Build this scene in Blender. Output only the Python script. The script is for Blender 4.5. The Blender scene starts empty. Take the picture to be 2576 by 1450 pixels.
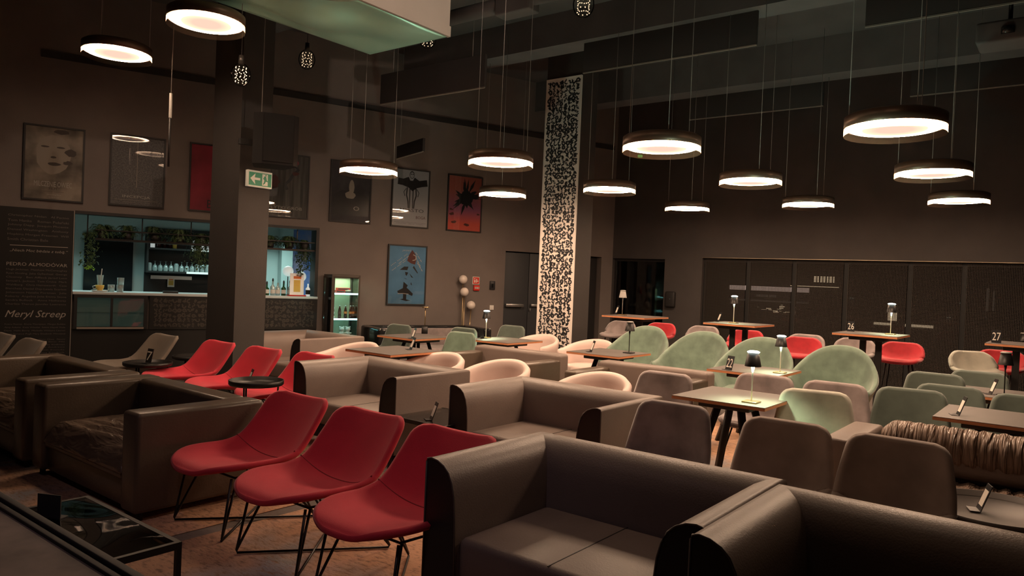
import bpy, bmesh, math, random
from mathutils import Vector, Matrix
random.seed(7)
R = math.radians
PI = math.pi
SC = bpy.context.scene
COL = SC.collection

# ------------------------------------------------------------------ camera, world, exposure
FOC = 1860.0; EYE = 1.6
PITCH = math.atan(25 / 1860); ROLL = math.atan(0.042)
_c, _s = math.cos(PITCH), math.sin(PITCH); _cr, _sr = math.cos(ROLL), math.sin(ROLL)
_f = Vector((0, _c, -_s)); _u0 = Vector((0, _s, _c)); _r0 = Vector((1, 0, 0))
_r = _r0 * _cr + _u0 * _sr; _u = _u0 * _cr - _r0 * _sr
cam_d = bpy.data.cameras.new('camera'); cam = bpy.data.objects.new('camera', cam_d); COL.objects.link(cam)
cam_d.sensor_width = 36; cam_d.lens = 36 * FOC / 2576; cam_d.clip_start = 0.05; cam_d.clip_end = 100
m = Matrix((_r, _u, -_f)).transposed().to_4x4(); m.translation = (0, 0, EYE); cam.matrix_world = m
SC.camera = cam
SC.view_settings.view_transform = 'Standard'; SC.view_settings.look = 'None'
SC.view_settings.gamma = 1; SC.view_settings.use_curve_mapping = False
SC.view_settings.exposure = 0.0
world = bpy.data.worlds.new('night'); SC.world = world; world.use_nodes = True
world.node_tree.nodes['Background'].inputs[0].default_value = (0.5, 0.42, 0.38, 1)
world.node_tree.nodes['Background'].inputs[1].default_value = 0.012
LAMP_E = 155.0          # pendant disc emission
BAR_W = 26.0           # bar ceiling light, watts

def ray(px, py):
    return _f + _r * ((px - 1288) / FOC) + _u * ((725 - py) / FOC)
def at(px, py, h):      # floor position of the point at height h seen at a pixel of the photograph
    d = ray(px, py); t = (h - EYE) / d.z
    return Vector((d.x * t, d.y * t))
G = R(-38)             # the room grid: furniture rows run along this direction
XL = Vector((math.cos(G), math.sin(G))); YL = Vector((-math.sin(G), math.cos(G)))
def loc_for(px, py, h, lx, ly, yaw):
    p = at(px, py, h); c, s = math.cos(yaw), math.sin(yaw)
    return (p.x - (c * lx - s * ly), p.y - (s * lx + c * ly), 0)
W0 = Vector((0, 13.8)); WA = R(32.1)       # poster wall
WD = Vector((math.cos(WA), math.sin(WA))); WN = Vector((-math.sin(WA), math.cos(WA)))   # WN goes into the wall
V0 = Vector((2.02, 15.07))                 # window wall starts at this corner
VD = XL; VN = YL
def wp(s, d=0, z=0):  p = W0 + WD * s + WN * d; return (p.x, p.y, z)
def vp(s, d=0, z=0):  p = V0 + VD * s + VN * d; return (p.x, p.y, z)

# ------------------------------------------------------------------ materials
def mat(name, col, rough=0.6, metal=0.0, bump=0.0, bscale=40.0, var=0.0, vscale=6.0, emit=None, es=0.0, sheen=0.0, alpha=1.0, trans=0.0, ior=1.45, detail=4, stretch=None, spec=None, col2=None):
    m = bpy.data.materials.new(name); m.use_nodes = True
    nt = m.node_tree; N = nt.nodes; L = nt.links; b = N['Principled BSDF']
    b.inputs['Base Color'].default_value = (*col, 1); b.inputs['Roughness'].default_value = rough
    b.inputs['Metallic'].default_value = metal; b.inputs['Alpha'].default_value = alpha
    b.inputs['Transmission Weight'].default_value = trans; b.inputs['IOR'].default_value = ior
    if spec is not None: b.inputs['Specular IOR Level'].default_value = spec
    if sheen: b.inputs['Sheen Weight'].default_value = sheen; b.inputs['Sheen Roughness'].default_value = 0.4
    if emit: b.inputs['Emission Color'].default_value = (*emit, 1); b.inputs['Emission Strength'].default_value = es
    tc = None
    if var or bump:
        tc = N.new('ShaderNodeTexCoord'); mp = N.new('ShaderNodeMapping'); L.new(tc.outputs['Object'], mp.inputs[0])
        if stretch: mp.inputs['Scale'].default_value = stretch
    if var:
        n = N.new('ShaderNodeTexNoise'); n.inputs['Scale'].default_value = vscale; n.inputs['Detail'].default_value = detail
        L.new(mp.outputs[0], n.inputs['Vector'])
        cr = N.new('ShaderNodeValToRGB'); L.new(n.outputs['Fac'], cr.inputs[0])
        c2 = col2 if col2 else tuple(min(1, c * (1 + var)) for c in col)
        cr.color_ramp.elements[0].position = 0.35; cr.color_ramp.elements[1].position = 0.65
        cr.color_ramp.elements[0].color = (*[c * (1 - var) for c in col], 1) if not col2 else (*col, 1); cr.color_ramp.elements[1].color = (*c2, 1)
        L.new(cr.outputs[0], b.inputs['Base Color'])
    if bump:
        n2 = N.new('ShaderNodeTexNoise'); n2.inputs['Scale'].default_value = bscale; n2.inputs['Detail'].default_value = 3
        L.new(mp.outputs[0], n2.inputs['Vector'])
        bp = N.new('ShaderNodeBump'); bp.inputs['Strength'].default_value = bump; bp.inputs['Distance'].default_value = 0.01
        L.new(n2.outputs['Fac'], bp.inputs['Height']); L.new(bp.outputs[0], b.inputs['Normal'])
    return m
M = {}
M['wall'] = mat('wall_paint', (0.17, 0.142, 0.13), 0.75, bump=0.15, bscale=60, var=0.06, vscale=2)
M['darkwall'] = mat('dark_wall_paint', (0.058, 0.051, 0.049), 0.8, bump=0.15, bscale=60, var=0.08, vscale=2)
M['ceil'] = mat('ceiling_paint', (0.085, 0.077, 0.077), 0.85, var=0.15, vscale=1.2)
M['speaker'] = mat('speaker_black', (0.014, 0.013, 0.013), 0.9)
M['pillar'] = mat('pillar_paint', (0.05, 0.044, 0.041), 0.75, bump=0.15, bscale=60, var=0.06, vscale=2)
M['baffle'] = mat('baffle_felt', (0.045, 0.041, 0.04), 0.9)
M['bulbglass'] = None
M['beam'] = mat('beam_paint', (0.11, 0.10, 0.10), 0.8, var=0.12, vscale=2)
M['framedark'] = mat('window_frame_black', (0.006, 0.006, 0.006), 0.6)
M['black'] = mat('matte_black', (0.02, 0.018, 0.018), 0.55)
M['blackgloss'] = mat('gloss_black', (0.012, 0.012, 0.013), 0.15)
M['blackmetal'] = mat('black_powder_coat', (0.018, 0.016, 0.015), 0.4, metal=0.3)
M['brass'] = mat('brass', (0.45, 0.32, 0.17), 0.35, metal=1)
M['bronze'] = mat('brushed_bronze', (0.13, 0.085, 0.06), 0.4, metal=0.5)
M['steel'] = mat('steel', (0.6, 0.6, 0.6), 0.3, metal=1)
M['cable'] = mat('cable', (0.35, 0.33, 0.31), 0.5)
M['leather'] = mat('taupe_leather', (0.19, 0.145, 0.125), 0.42, bump=0.12, bscale=120, var=0.06, vscale=3)
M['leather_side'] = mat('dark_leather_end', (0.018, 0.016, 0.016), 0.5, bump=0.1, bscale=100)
M['piping'] = mat('leather_piping', (0.10, 0.085, 0.075), 0.4)
M['darkleather'] = mat('dark_brown_leather', (0.10, 0.074, 0.055), 0.3, bump=0.12, bscale=70, var=0.15, vscale=2.5)
M['tub'] = mat('pale_pink_leather', (0.62, 0.49, 0.45), 0.5, bump=0.06, bscale=90, var=0.04, vscale=3)
M['red'] = mat('red_wool', (0.62, 0.028, 0.055), 0.85, bump=0.3, bscale=350, sheen=0.25, var=0.08, vscale=4)
M['redseam'] = mat('red_seam', (0.25, 0.015, 0.025), 0.9)
M['beige'] = mat('beige_wool', (0.19, 0.155, 0.125), 0.85, bump=0.3, bscale=350, sheen=0.25, var=0.08, vscale=4)
M['green'] = mat('sage_velvet', (0.145, 0.21, 0.16), 0.7, sheen=0.5, var=0.22, vscale=6, bump=0.1, bscale=15)
M['dgreen'] = mat('grey_green_velvet', (0.095, 0.12, 0.10), 0.75, sheen=0.5, var=0.15, vscale=6, bump=0.1, bscale=15)
M['mauve'] = mat('mauve_grey_velvet', (0.25, 0.205, 0.20), 0.75, sheen=0.5, var=0.28, vscale=5, bump=0.1, bscale=15)
M['paleg'] = mat('pale_grey_velvet', (0.40, 0.39, 0.33), 0.75, sheen=0.5, var=0.2, vscale=5, bump=0.1, bscale=15)
M['brownv'] = mat('dark_brown_velvet', (0.30, 0.23, 0.20), 0.8, sheen=0.5, var=0.2, vscale=4, bump=0.1, bscale=15)
M['redv'] = mat('red_velvet', (0.42, 0.018, 0.028), 0.75, sheen=0.4, var=0.15, vscale=8)
M['top'] = mat('table_laminate', (0.115, 0.098, 0.09), 0.5, var=0.04, vscale=3)
M['edge'] = mat('plywood_edge', (0.55, 0.22, 0.10), 0.5, var=0.12, vscale=40, stretch=(1, 1, 12))
M['white'] = mat('white_plastic', (0.75, 0.72, 0.68), 0.4)
M['digit'] = mat('white_print', (0.8, 0.74, 0.66), 0.6)
M['cream'] = mat('cream_paint', (0.88, 0.80, 0.74), 0.6)
M['stroke'] = mat('black_paint', (0.022, 0.022, 0.024), 0.6)
M['drelief'] = mat('dark_relief', (0.062, 0.05, 0.043), 0.6)
M['brelief'] = mat('dark_panel', (0.014, 0.012, 0.011), 0.6)
M['ink'] = mat('black_ink', (0.02, 0.02, 0.022), 0.3)
M['redsign'] = mat('red_plastic', (0.6, 0.03, 0.02), 0.4)
M['greensign'] = mat('green_sign', (0.03, 0.22, 0.10), 0.5, emit=(0.1, 0.6, 0.3), es=0.08)
M['whitesign'] = mat('white_sign', (0.75, 0.72, 0.6), 0.5, emit=(1, 0.9, 0.7), es=0.10)
M['globe'] = mat('opal_glass', (0.75, 0.66, 0.60), 0.25)
M['barwall'] = mat('bar_wall', (0.5, 0.56, 0.55), 0.7)
M['barblue'] = mat('blue_mural', (0.12, 0.22, 0.6), 0.7, var=0.5, vscale=4, col2=(0.45, 0.35, 0.5))
M['counter'] = mat('counter_stone', (0.62, 0.66, 0.68), 0.3)
M['fern'] = mat('fern_green', (0.05, 0.09, 0.035), 0.6, var=0.4, vscale=12)
M['lime'] = mat('lime_leaf', (0.25, 0.5, 0.05), 0.6)
M['yellow'] = mat('yellow_print', (0.8, 0.55, 0.12), 0.6)
M['orange'] = mat('orange_label', (0.8, 0.2, 0.05), 0.6)
M['cola'] = mat('dark_cola', (0.05, 0.012, 0.008), 0.1)
M['greenglass'] = mat('green_glass', (0.02, 0.09, 0.03), 0.08)
M['cyanstrip'] = mat('cyan_light', (0.5, 1, 1), 0.5, emit=(0.35, 0.95, 1.0), es=9)
M['vitback'] = mat('vitrine_back', (0.42, 0.46, 0.33), 0.6)
M['metalsheet'] = mat('pale_sheet', (0.52, 0.46, 0.41), 0.5, var=0.05, vscale=2)
M['underside'] = mat('green_lit_foil', (0.55, 0.95, 0.78), 0.32, metal=0.3)  # green lamp light on the hood underside, put into the base colour
M['street'] = mat('street_dark', (0.06, 0.055, 0.05), 0.9)
M['streetlit'] = mat('lit_facade', (0.3, 0.25, 0.22), 0.9, emit=(1, 0.72, 0.62), es=0.55)
M['streetdim'] = mat('dim_facade', (0.1, 0.09, 0.08), 0.9, emit=(1, 0.8, 0.65), es=0.05)
M['streetwarm'] = mat('warm_lights', (0.3, 0.25, 0.2), 0.9, emit=(1, 0.75, 0.5), es=0.9)
M['bulbcool'] = mat('cool_led', (1, 1, 1), 0.5, emit=(0.86, 1, 0.93), es=9)
M['dot'] = mat('led_dot', (1, 1, 1), 0.5, emit=(1, 0.72, 0.45), es=1.1)
M['trimlit'] = mat('aluminium_strip', (0.75, 0.7, 0.62), 0.3, metal=0.8)
M['trimdull'] = mat('dull_aluminium', (0.35, 0.28, 0.2), 0.4, metal=0.6, var=.6, vscale=.8)
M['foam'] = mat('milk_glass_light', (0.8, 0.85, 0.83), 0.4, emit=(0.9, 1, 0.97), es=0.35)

def glassmat(name, tint=(0.9, 0.93, 0.9), a=0.12, rough=0.03):
    m = bpy.data.materials.new(name); m.use_nodes = True; nt = m.node_tree; N = nt.nodes; L = nt.links
    N.remove(N['Principled BSDF']); out = N['Material Output']
    t = N.new('ShaderNodeBsdfTransparent'); t.inputs[0].default_value = (*tint, 1)
    g = N.new('ShaderNodeBsdfGlossy'); g.inputs['Roughness'].default_value = rough
    fr = N.new('ShaderNodeFresnel'); fr.inputs['IOR'].default_value = 1.45
    ad = N.new('ShaderNodeMath'); ad.operation = 'ADD'; ad.inputs[1].default_value = a; L.new(fr.outputs[0], ad.inputs[0])
    mx = N.new('ShaderNodeMixShader'); L.new(ad.outputs[0], mx.inputs[0]); L.new(t.outputs[0], mx.inputs[1]); L.new(g.outputs[0], mx.inputs[2]); L.new(mx.outputs[0], out.inputs[0])
    return m
M['glass'] = glassmat('clear_glass', a=0.02)
M['posterglass'] = glassmat('picture_glass', tint=(0.98, 0.98, 0.98), a=0.03, rough=0.015)
M['tableglass'] = glassmat('smoked_glass', tint=(0.65, 0.62, 0.58), a=0.05)
M['wavyglass'] = glassmat('uneven_smoked_glass', tint=(0.65, 0.62, 0.58), a=0.04)
def _wavy():
    nt = M['wavyglass'].node_tree; N = nt.nodes; L = nt.links; tc = N.new('ShaderNodeTexCoord'); n = N.new('ShaderNodeTexNoise'); n.inputs['Scale'].default_value = 1.35; n.inputs['Detail'].default_value = 0.9
    L.new(tc.outputs['Object'], n.inputs['Vector']); b = N.new('ShaderNodeBump'); b.inputs['Distance'].default_value = 0.09; b.inputs['Strength'].default_value = 1; L.new(n.outputs['Fac'], b.inputs['Height']); L.new(b.outputs[0], N['Glossy BSDF'].inputs['Normal'])
_wavy()
M['winglass'] = glassmat('window_glass', tint=(0.8, 0.8, 0.78), a=0.0)
M['barglass'] = glassmat('drinking_glass', tint=(0.8, 0.92, 0.9), a=0.25, rough=0.1)
def _frost():
    nt = M['barglass'].node_tree; N = nt.nodes; L = nt.links; d = N.new('ShaderNodeBsdfDiffuse'); d.inputs[0].default_value = (.7, .8, .8, 1); mx = N.new('ShaderNodeMixShader'); mx.inputs[0].default_value = .35
    old = N['Mix Shader']; L.new(old.outputs[0], mx.inputs[1]); L.new(d.outputs[0], mx.inputs[2]); L.new(mx.outputs[0], N['Material Output'].inputs[0])
_frost()
M['skirt'] = glassmat('acrylic_rim', tint=(0.93, 0.85, 0.78), a=0.03, rough=0.3)
def skirtmat():
    m = bpy.data.materials.new('frosted_rim'); m.use_nodes = True; nt = m.node_tree; N = nt.nodes; L = nt.links
    N.remove(N['Principled BSDF']); out = N['Material Output']
    t = N.new('ShaderNodeBsdfTransparent'); d = N.new('ShaderNodeBsdfTranslucent'); d.inputs[0].default_value = (0.8, 0.55, 0.38, 1)
    mx = N.new('ShaderNodeMixShader'); mx.inputs[0].default_value = 0.35; L.new(t.outputs[0], mx.inputs[1]); L.new(d.outputs[0], mx.inputs[2]); L.new(mx.outputs[0], out.inputs[0])
    return m
M['skirt'] = skirtmat()
M['bulbglass'] = glassmat('bulb_glass', tint=(.97, .96, .94), a=0.0); M['bulbglass'].node_tree.nodes['Fresnel'].inputs['IOR'].default_value = 1.12
def discmat():
    m = bpy.data.materials.new('lamp_diffuser'); m.use_nodes = True; nt = m.node_tree; N = nt.nodes; L = nt.links
    N.remove(N['Principled BSDF']); out = N['Material Output']
    tc = N.new('ShaderNodeTexCoord'); vl = N.new('ShaderNodeVectorMath'); vl.operation = 'LENGTH'
    sx = N.new('ShaderNodeVectorMath'); sx.operation = 'MULTIPLY'; sx.inputs[1].default_value = (1, 1, 0)
    L.new(tc.outputs['Object'], sx.inputs[0]); L.new(sx.outputs[0], vl.inputs[0])
    cr = N.new('ShaderNodeValToRGB'); mp = N.new('ShaderNodeMapRange'); mp.inputs['From Max'].default_value = 0.35
    L.new(vl.outputs['Value'], mp.inputs['Value']); L.new(mp.outputs[0], cr.inputs[0])
    e = cr.color_ramp.elements; q_ = 1 / LAMP_E; e[0].position = 0.35; e[0].color = (1.05 * q_, 0.70 * q_, 0.54 * q_, 1); e[1].position = 0.9; e[1].color = (1, 0.67, 0.44, 1)
    k = e.new(0.62); k.color = (1.7 * q_, 1.05 * q_, 0.7 * q_, 1); k = e.new(0.70); k.color = (5 * q_, 3.4 * q_, 2.2 * q_, 1)
    em = N.new('ShaderNodeEmission'); L.new(cr.outputs[0], em.inputs[0]); em.inputs[1].default_value = LAMP_E; L.new(em.outputs[0], out.inputs[0])
    return m
M['disc'] = discmat()
def rugmat(name, ca, cb, cc, sc=2.2):
    m = bpy.data.materials.new(name); m.use_nodes = True; nt = m.node_tree; N = nt.nodes; L = nt.links; b = N['Principled BSDF']
    b.inputs['Roughness'].default_value = 0.95
    tc = N.new('ShaderNodeTexCoord'); n = N.new('ShaderNodeTexNoise'); n.inputs['Scale'].default_value = sc * 0.6; n.inputs['Detail'].default_value = 3
    L.new(tc.outputs['Object'], n.inputs['Vector'])
    cr = N.new('ShaderNodeValToRGB'); L.new(n.outputs['Fac'], cr.inputs[0]); e = cr.color_ramp.elements
    e[0].position = 0.36; e[0].color = (*cb, 1); e[1].position = 0.5; e[1].color = (*ca, 1)
    n2 = N.new('ShaderNodeTexNoise'); n2.inputs['Scale'].default_value = 16; n2.inputs['Detail'].default_value = 6; n2.inputs['Roughness'].default_value = 0.7
    mp = N.new('ShaderNodeMapping'); mp.inputs['Scale'].default_value = (1, 2.5, 1); L.new(tc.outputs['Object'], mp.inputs[0]); L.new(mp.outputs[0], n2.inputs['Vector'])
    c2 = N.new('ShaderNodeValToRGB'); L.new(n2.outputs['Fac'], c2.inputs[0]); e2 = c2.color_ramp.elements
    e2[0].position = 0.36; e2[0].color = (0, 0, 0, 1); e2[1].position = 0.5; e2[1].color = (1, 1, 1, 1)
    mx = N.new('ShaderNodeMixRGB'); L.new(c2.outputs[0], mx.inputs[0]); mx.inputs[1].default_value = (*cc, 1); L.new(cr.outputs[0], mx.inputs[2])
    L.new(mx.outputs[0], b.inputs['Base Color'])
    bp = N.new('ShaderNodeBump'); bp.inputs['Strength'].default_value = 0.5; bp.inputs['Distance'].default_value = 0.01; L.new(n2.outputs['Fac'], bp.inputs['Height']); L.new(bp.outputs[0], b.inputs['Normal'])
    return m
M['rug'] = rugmat('tan_distressed_rug', (0.52, 0.30, 0.185), (0.27, 0.25, 0.26), (0.25, 0.15, 0.10))
M['floor'] = rugmat('worn_floor', (0.16, 0.13, 0.115), (0.11, 0.095, 0.09), (0.12, 0.10, 0.09), 1.5)
def wrinkle(name, col, rough, sc, axis, dist=0.03, strength=1.0):
    m = mat(name, col, rough); nt = m.node_tree; N = nt.nodes; L = nt.links; b = N['Principled BSDF']
    tc = N.new('ShaderNodeTexCoord'); mp = N.new('ShaderNodeMapping'); mp.inputs['Scale'].default_value = axis
    L.new(tc.outputs['Object'], mp.inputs[0]); n = N.new('ShaderNodeTexNoise'); n.inputs['Scale'].default_value = sc; n.inputs['Detail'].default_value = 2; n.inputs['Distortion'].default_value = 0.6
    L.new(mp.outputs[0], n.inputs['Vector']); bp = N.new('ShaderNodeBump'); bp.inputs['Strength'].default_value = strength; bp.inputs['Distance'].default_value = dist
    L.new(n.outputs['Fac'], bp.inputs['Height']); L.new(bp.outputs[0], b.inputs['Normal'])
    return m
M['seatfold'] = wrinkle('creased_dark_leather', (0.14, 0.10, 0.075), 0.26, 5, (1, 5, 1), 0.025)
M['backfold'] = wrinkle('creased_bronze_leather', (0.25, 0.175, 0.135), 0.28, 7, (5, 0.5, 0.6), 0.07)
M['topfold'] = wrinkle('gathered_dark_leather', (0.085, 0.062, 0.045), 0.33, 6, (4, 1, 1), 0.015, 0.7)
def meshscreen():
    m = bpy.data.materials.new('woven_blind'); m.use_nodes = True; nt = m.node_tree; N = nt.nodes; L = nt.links; b = N['Principled BSDF']
    b.inputs['Base Color'].default_value = (0.033, 0.027, 0.023, 1); b.inputs['Roughness'].default_value = 0.9
    tc = N.new('ShaderNodeTexCoord'); sp = N.new('ShaderNodeSeparateXYZ'); L.new(tc.outputs['Object'], sp.inputs[0])
    def stripe(o):
        a = N.new('ShaderNodeMath'); a.operation = 'MULTIPLY'; a.inputs[1].default_value = 1 / 0.021; L.new(o, a.inputs[0])
        f = N.new('ShaderNodeMath'); f.operation = 'FRACT'; L.new(a.outputs[0], f.inputs[0])
        g = N.new('ShaderNodeMath'); g.operation = 'GREATER_THAN'; g.inputs[1].default_value = 0.36; L.new(f.outputs[0], g.inputs[0]); return g.outputs[0]
    mu = N.new('ShaderNodeMath'); mu.operation = 'MULTIPLY'; L.new(stripe(sp.outputs[0]), mu.inputs[0]); L.new(stripe(sp.outputs[2]), mu.inputs[1])
    iv = N.new('ShaderNodeMath'); iv.operation = 'SUBTRACT'; iv.inputs[0].default_value = 1; L.new(mu.outputs[0], iv.inputs[1]); L.new(iv.outputs[0], b.inputs['Alpha'])
    return m
M['screen'] = meshscreen()

# ------------------------------------------------------------------ mesh helpers
class MB:
    def __init__(s): s.v = []; s.f = []; s.m = []; s.sm = []
    def add(s, vs, fs, mi=0, smooth=False):
        o = len(s.v); s.v += [tuple(v) for v in vs]
        for f in fs: s.f.append(tuple(i + o for i in f)); s.m.append(mi); s.sm.append(smooth)
        return s
    def box(s, x0, x1, y0, y1, z0, z1, mi=0):
        v = [(x, y, z) for z in (z0, z1) for y in (y0, y1) for x in (x0, x1)]
        return s.add(v, [(0, 2, 3, 1), (4, 5, 7, 6), (0, 1, 5, 4), (2, 6, 7, 3), (0, 4, 6, 2), (1, 3, 7, 5)], mi)
    def rbox(s, x0, x1, y0, y1, z0, z1, r=0.02, mi=0, seg=3, puff=0.0):
        bm = bmesh.new(); bmesh.ops.create_cube(bm, size=1)
        for v in bm.verts: v.co = Vector(((x0 + x1) / 2 + v.co.x * (x1 - x0), (y0 + y1) / 2 + v.co.y * (y1 - y0), (z0 + z1) / 2 + v.co.z * (z1 - z0)))
        bmesh.ops.bevel(bm, geom=list(bm.edges), offset=r, segments=seg, profile=0.5, affect='EDGES')
        bm.verts.index_update(); s.add([v.co[:] for v in bm.verts], [[v.index for v in f.verts] for f in bm.faces], mi, True); bm.free(); return s
    def tube(s, pts, r, n=8, mi=0, closed=False):
        pts = [Vector(p) for p in pts]; rs = r if isinstance(r, (list, tuple)) else [r] * len(pts); rings = []; L = len(pts)
        for i, p in enumerate(pts):
            a = pts[i - 1] if (i or closed) else p; b = pts[(i + 1) % L] if (i < L - 1 or closed) else p
            t = (b - a).normalized(); q = Vector((0, 0, 1)) if abs(t.z) < 0.9 else Vector((1, 0, 0))
            x = t.cross(q).normalized(); y = t.cross(x)
            rings.append([p + (x * math.cos(2 * PI * k / n) + y * math.sin(2 * PI * k / n)) * rs[i] for k in range(n)])
        vs = [v for g in rings for v in g]; fs = []
        for i in range(L if closed else L - 1):
            j = (i + 1) % L
            for k in range(n): fs.append((i * n + k, i * n + (k + 1) % n, j * n + (k + 1) % n, j * n + k))
        if not closed: fs += [tuple(range(n))[::-1], tuple((L - 1) * n + k for k in range(n))]
        return s.add(vs, fs, mi, True)
    def lathe(s, prof, n=32, mi=0, c=(0, 0, 0), smooth=True):
        vs = [(c[0] + r * math.cos(2 * PI * k / n), c[1] + r * math.sin(2 * PI * k / n), c[2] + z) for r, z in prof for k in range(n)]; fs = []
        for i in range(len(prof) - 1):
            for k in range(n): fs.append((i * n + k, i * n + (k + 1) % n, (i + 1) * n + (k + 1) % n, (i + 1) * n + k))
        return s.add(vs, fs, mi, smooth)
    def sphere(s, c, r, mi=0, n=20, sz=1.0):
        k = n // 2; return s.lathe([(max(1e-4, r * math.sin(PI * i / k)), -r * sz * math.cos(PI * i / k)) for i in range(k + 1)], n, mi, c)
    def prism(s, poly, y0, y1, mi=0, axis='y'):     # polygon in XZ extruded along Y (or XY along Z)
        n = len(poly); mk = (lambda a, b, t: (a, t, b)) if axis == 'y' else ((lambda a, b, t: (a, b, t)) if axis == 'z' else (lambda a, b, t: (t, a, b)))
        vs = [mk(a, b, y0) for a, b in poly] + [mk(a, b, y1) for a, b in poly]
        return s.add(vs, [tuple(range(n)), tuple(range(2 * n - 1, n - 1, -1))] + [(i, n + i, n + (i + 1) % n, (i + 1) % n) for i in range(n)], mi)
    def shell(s, g, th, mi=0):
        nu, nv = len(g), len(g[0]); g = [[Vector(p) for p in r] for r in g]; T = []; B = []; Mx = {}
        for i in range(nu):
            for j in range(nv):
                a = g[min(i + 1, nu - 1)][j] - g[max(i - 1, 0)][j]; b = g[i][min(j + 1, nv - 1)] - g[i][max(j - 1, 0)]
                nn = a.cross(b); nn = nn.normalized() if nn.length > 1e-9 else Vector((0, 0, 1))
                T.append(g[i][j] + nn * th / 2); B.append(g[i][j] - nn * th / 2)
        N = nu * nv; vs = T + B; fs = []
        for i in range(nu - 1):
            for j in range(nv - 1):
                a, b, c, d = i * nv + j, (i + 1) * nv + j, (i + 1) * nv + j + 1, i * nv + j + 1
                fs.append((a, b, c, d)); fs.append((N + a, N + d, N + c, N + b))
        loop = [(i, 0) for i in range(nu)] + [(nu - 1, j) for j in range(1, nv)] + [(i, nv - 1) for i in range(nu - 2, -1, -1)] + [(0, j) for j in range(nv - 2, 0, -1)]
        mid = []; K = len(loop)
        for q_, (i, j) in enumerate(loop):
            a_, b_ = loop[q_ - 2], loop[(q_ + 2) % K]; tn = g[b_[0]][b_[1]] - g[a_[0]][a_[1]]; nn = T[i * nv + j] - B[i * nv + j]; d = tn.cross(nn); d = d.normalized() if d.length > 1e-9 else Vector((0, 0, 1))
            if q_ == 0:
                m0 = g[nu // 2][0] - g[nu // 2][1]; tq = g[nu // 2 + 1][0] - g[nu // 2 - 1][0]; nq = T[(nu // 2) * nv] - B[(nu // 2) * nv]; sg = 1 if tq.cross(nq).dot(m0) > 0 else -1
            mid.append(len(vs)); vs.append(g[i][j] + d * sg * th * 0.45)
        for k in range(K):
            a = loop[k][0] * nv + loop[k][1]; b = loop[(k + 1) % K][0] * nv + loop[(k + 1) % K][1]; ma, mb = mid[k], mid[(k + 1) % K]
            fs.append((b, a, ma, mb)); fs.append((N + a, N + b, mb, ma))
        return s.add(vs, fs, mi, True)
    def text(s, txt, x0, x1, zc, h, y, mi=0, shear=0.0, ex=0.0, both=True):   # lettering in the XZ plane facing -Y, fitted to a box
        cu = bpy.data.curves.new('t', 'FONT'); cu.body = txt; cu.shear = shear; cu.resolution_u = 2; cu.extrude = 0
        ob = bpy.data.objects.new('t', cu); COL.objects.link(ob); dg = bpy.context.evaluated_depsgraph_get(); me = bpy.data.meshes.new_from_object(ob.evaluated_get(dg))
        vs = [v.co.copy() for v in me.vertices]; fs = [tuple(p.vertices) for p in me.polygons]
        bpy.data.objects.remove(ob); bpy.data.curves.remove(cu); bpy.data.meshes.remove(me)
        if not vs: return s
        ax, bx = min(v.x for v in vs), max(v.x for v in vs); ay, by = min(v.y for v in vs), max(v.y for v in vs)
        k = (x1 - x0) / max(1e-6, bx - ax); kz = h / max(1e-6, by - ay)
        return s.add([(x0 + (v.x - ax) * k, y, zc - h / 2 + (v.y - ay) * kz) for v in vs], fs, mi)
    def ribbon(s, pts, w, y, mi=0):   # flat stroke in the XZ plane
        pts = [Vector((p[0], p[1])) for p in pts]; vs = []
        for i, p in enumerate(pts):
            t = (pts[min(i + 1, len(pts) - 1)] - pts[max(i - 1, 0)]).normalized(); n = Vector((-t.y, t.x)) * w / 2
            vs += [(p.x + n.x, y, p.y + n.y), (p.x - n.x, y, p.y - n.y)]
        return s.add(vs, [(2 * i, 2 * i + 1, 2 * i + 3, 2 * i + 2) for i in range(len(pts) - 1)], mi)
    def build(s, name, mats, parent=None, loc=None, rz=0.0, subsurf=0):
        me = bpy.data.meshes.new(name); me.from_pydata(s.v, [], s.f)
        mats = mats if isinstance(mats, (list, tuple)) else [mats]
        for x in mats: me.materials.append(M[x] if isinstance(x, str) else x)
        me.polygons.foreach_set('material_index', s.m); me.polygons.foreach_set('use_smooth', s.sm)
        me.update()
        o = bpy.data.objects.new(name, me); COL.objects.link(o)
        if parent: o.parent = parent
        if loc is not None: o.location = loc
        o.rotation_euler.z = rz
        if subsurf:
            md = o.modifiers.new('s', 'SUBSURF'); md.levels = md.render_levels = subsurf
        return o
def thing(name, label, cat, loc=(0, 0, 0), rz=0.0, group=None):
    o = bpy.data.objects.new(name, None); COL.objects.link(o); o.empty_display_size = 0.1
    o.location = loc; o.rotation_euler.z = rz; tag(o, label, cat, group); return o
def tag(o, label, cat, group=None, kind=None):
    o['label'] = label; o['category'] = cat
    if group: o['group'] = group
    if kind: o['kind'] = kind
    return o
def struct(o): o['kind'] = 'structure'; return o
def dup(root, loc, rz, label, group=None, mats=None):
    def cp(o, par):
        c = o.copy(); COL.objects.link(c); c.parent = par
        for ch in [x for x in bpy.data.objects if x.parent == o]: cp(ch, c)
        return c
    r = cp(root, None); r.location = loc; r.rotation_euler.z = rz; r['label'] = label
    if group: r['group'] = group
    if mats:
        for ch in [x for x in bpy.data.objects if x.parent == r]: recolor(ch, mats)
    return r
_rc = {}
def recolor(o, mp):
    if o.type == 'MESH':
        key = (o.data.name, tuple(sorted(mp.items())))
        if any(mm and mm.name in [M[k].name for k in mp] for mm in o.data.materials):
            if key not in _rc:
                me = o.data.copy()
                for i, mm in enumerate(me.materials):
                    for k, v in mp.items():
                        if mm == M[k]: me.materials[i] = M[v]
                _rc[key] = me
            o.data = _rc[key]

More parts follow.
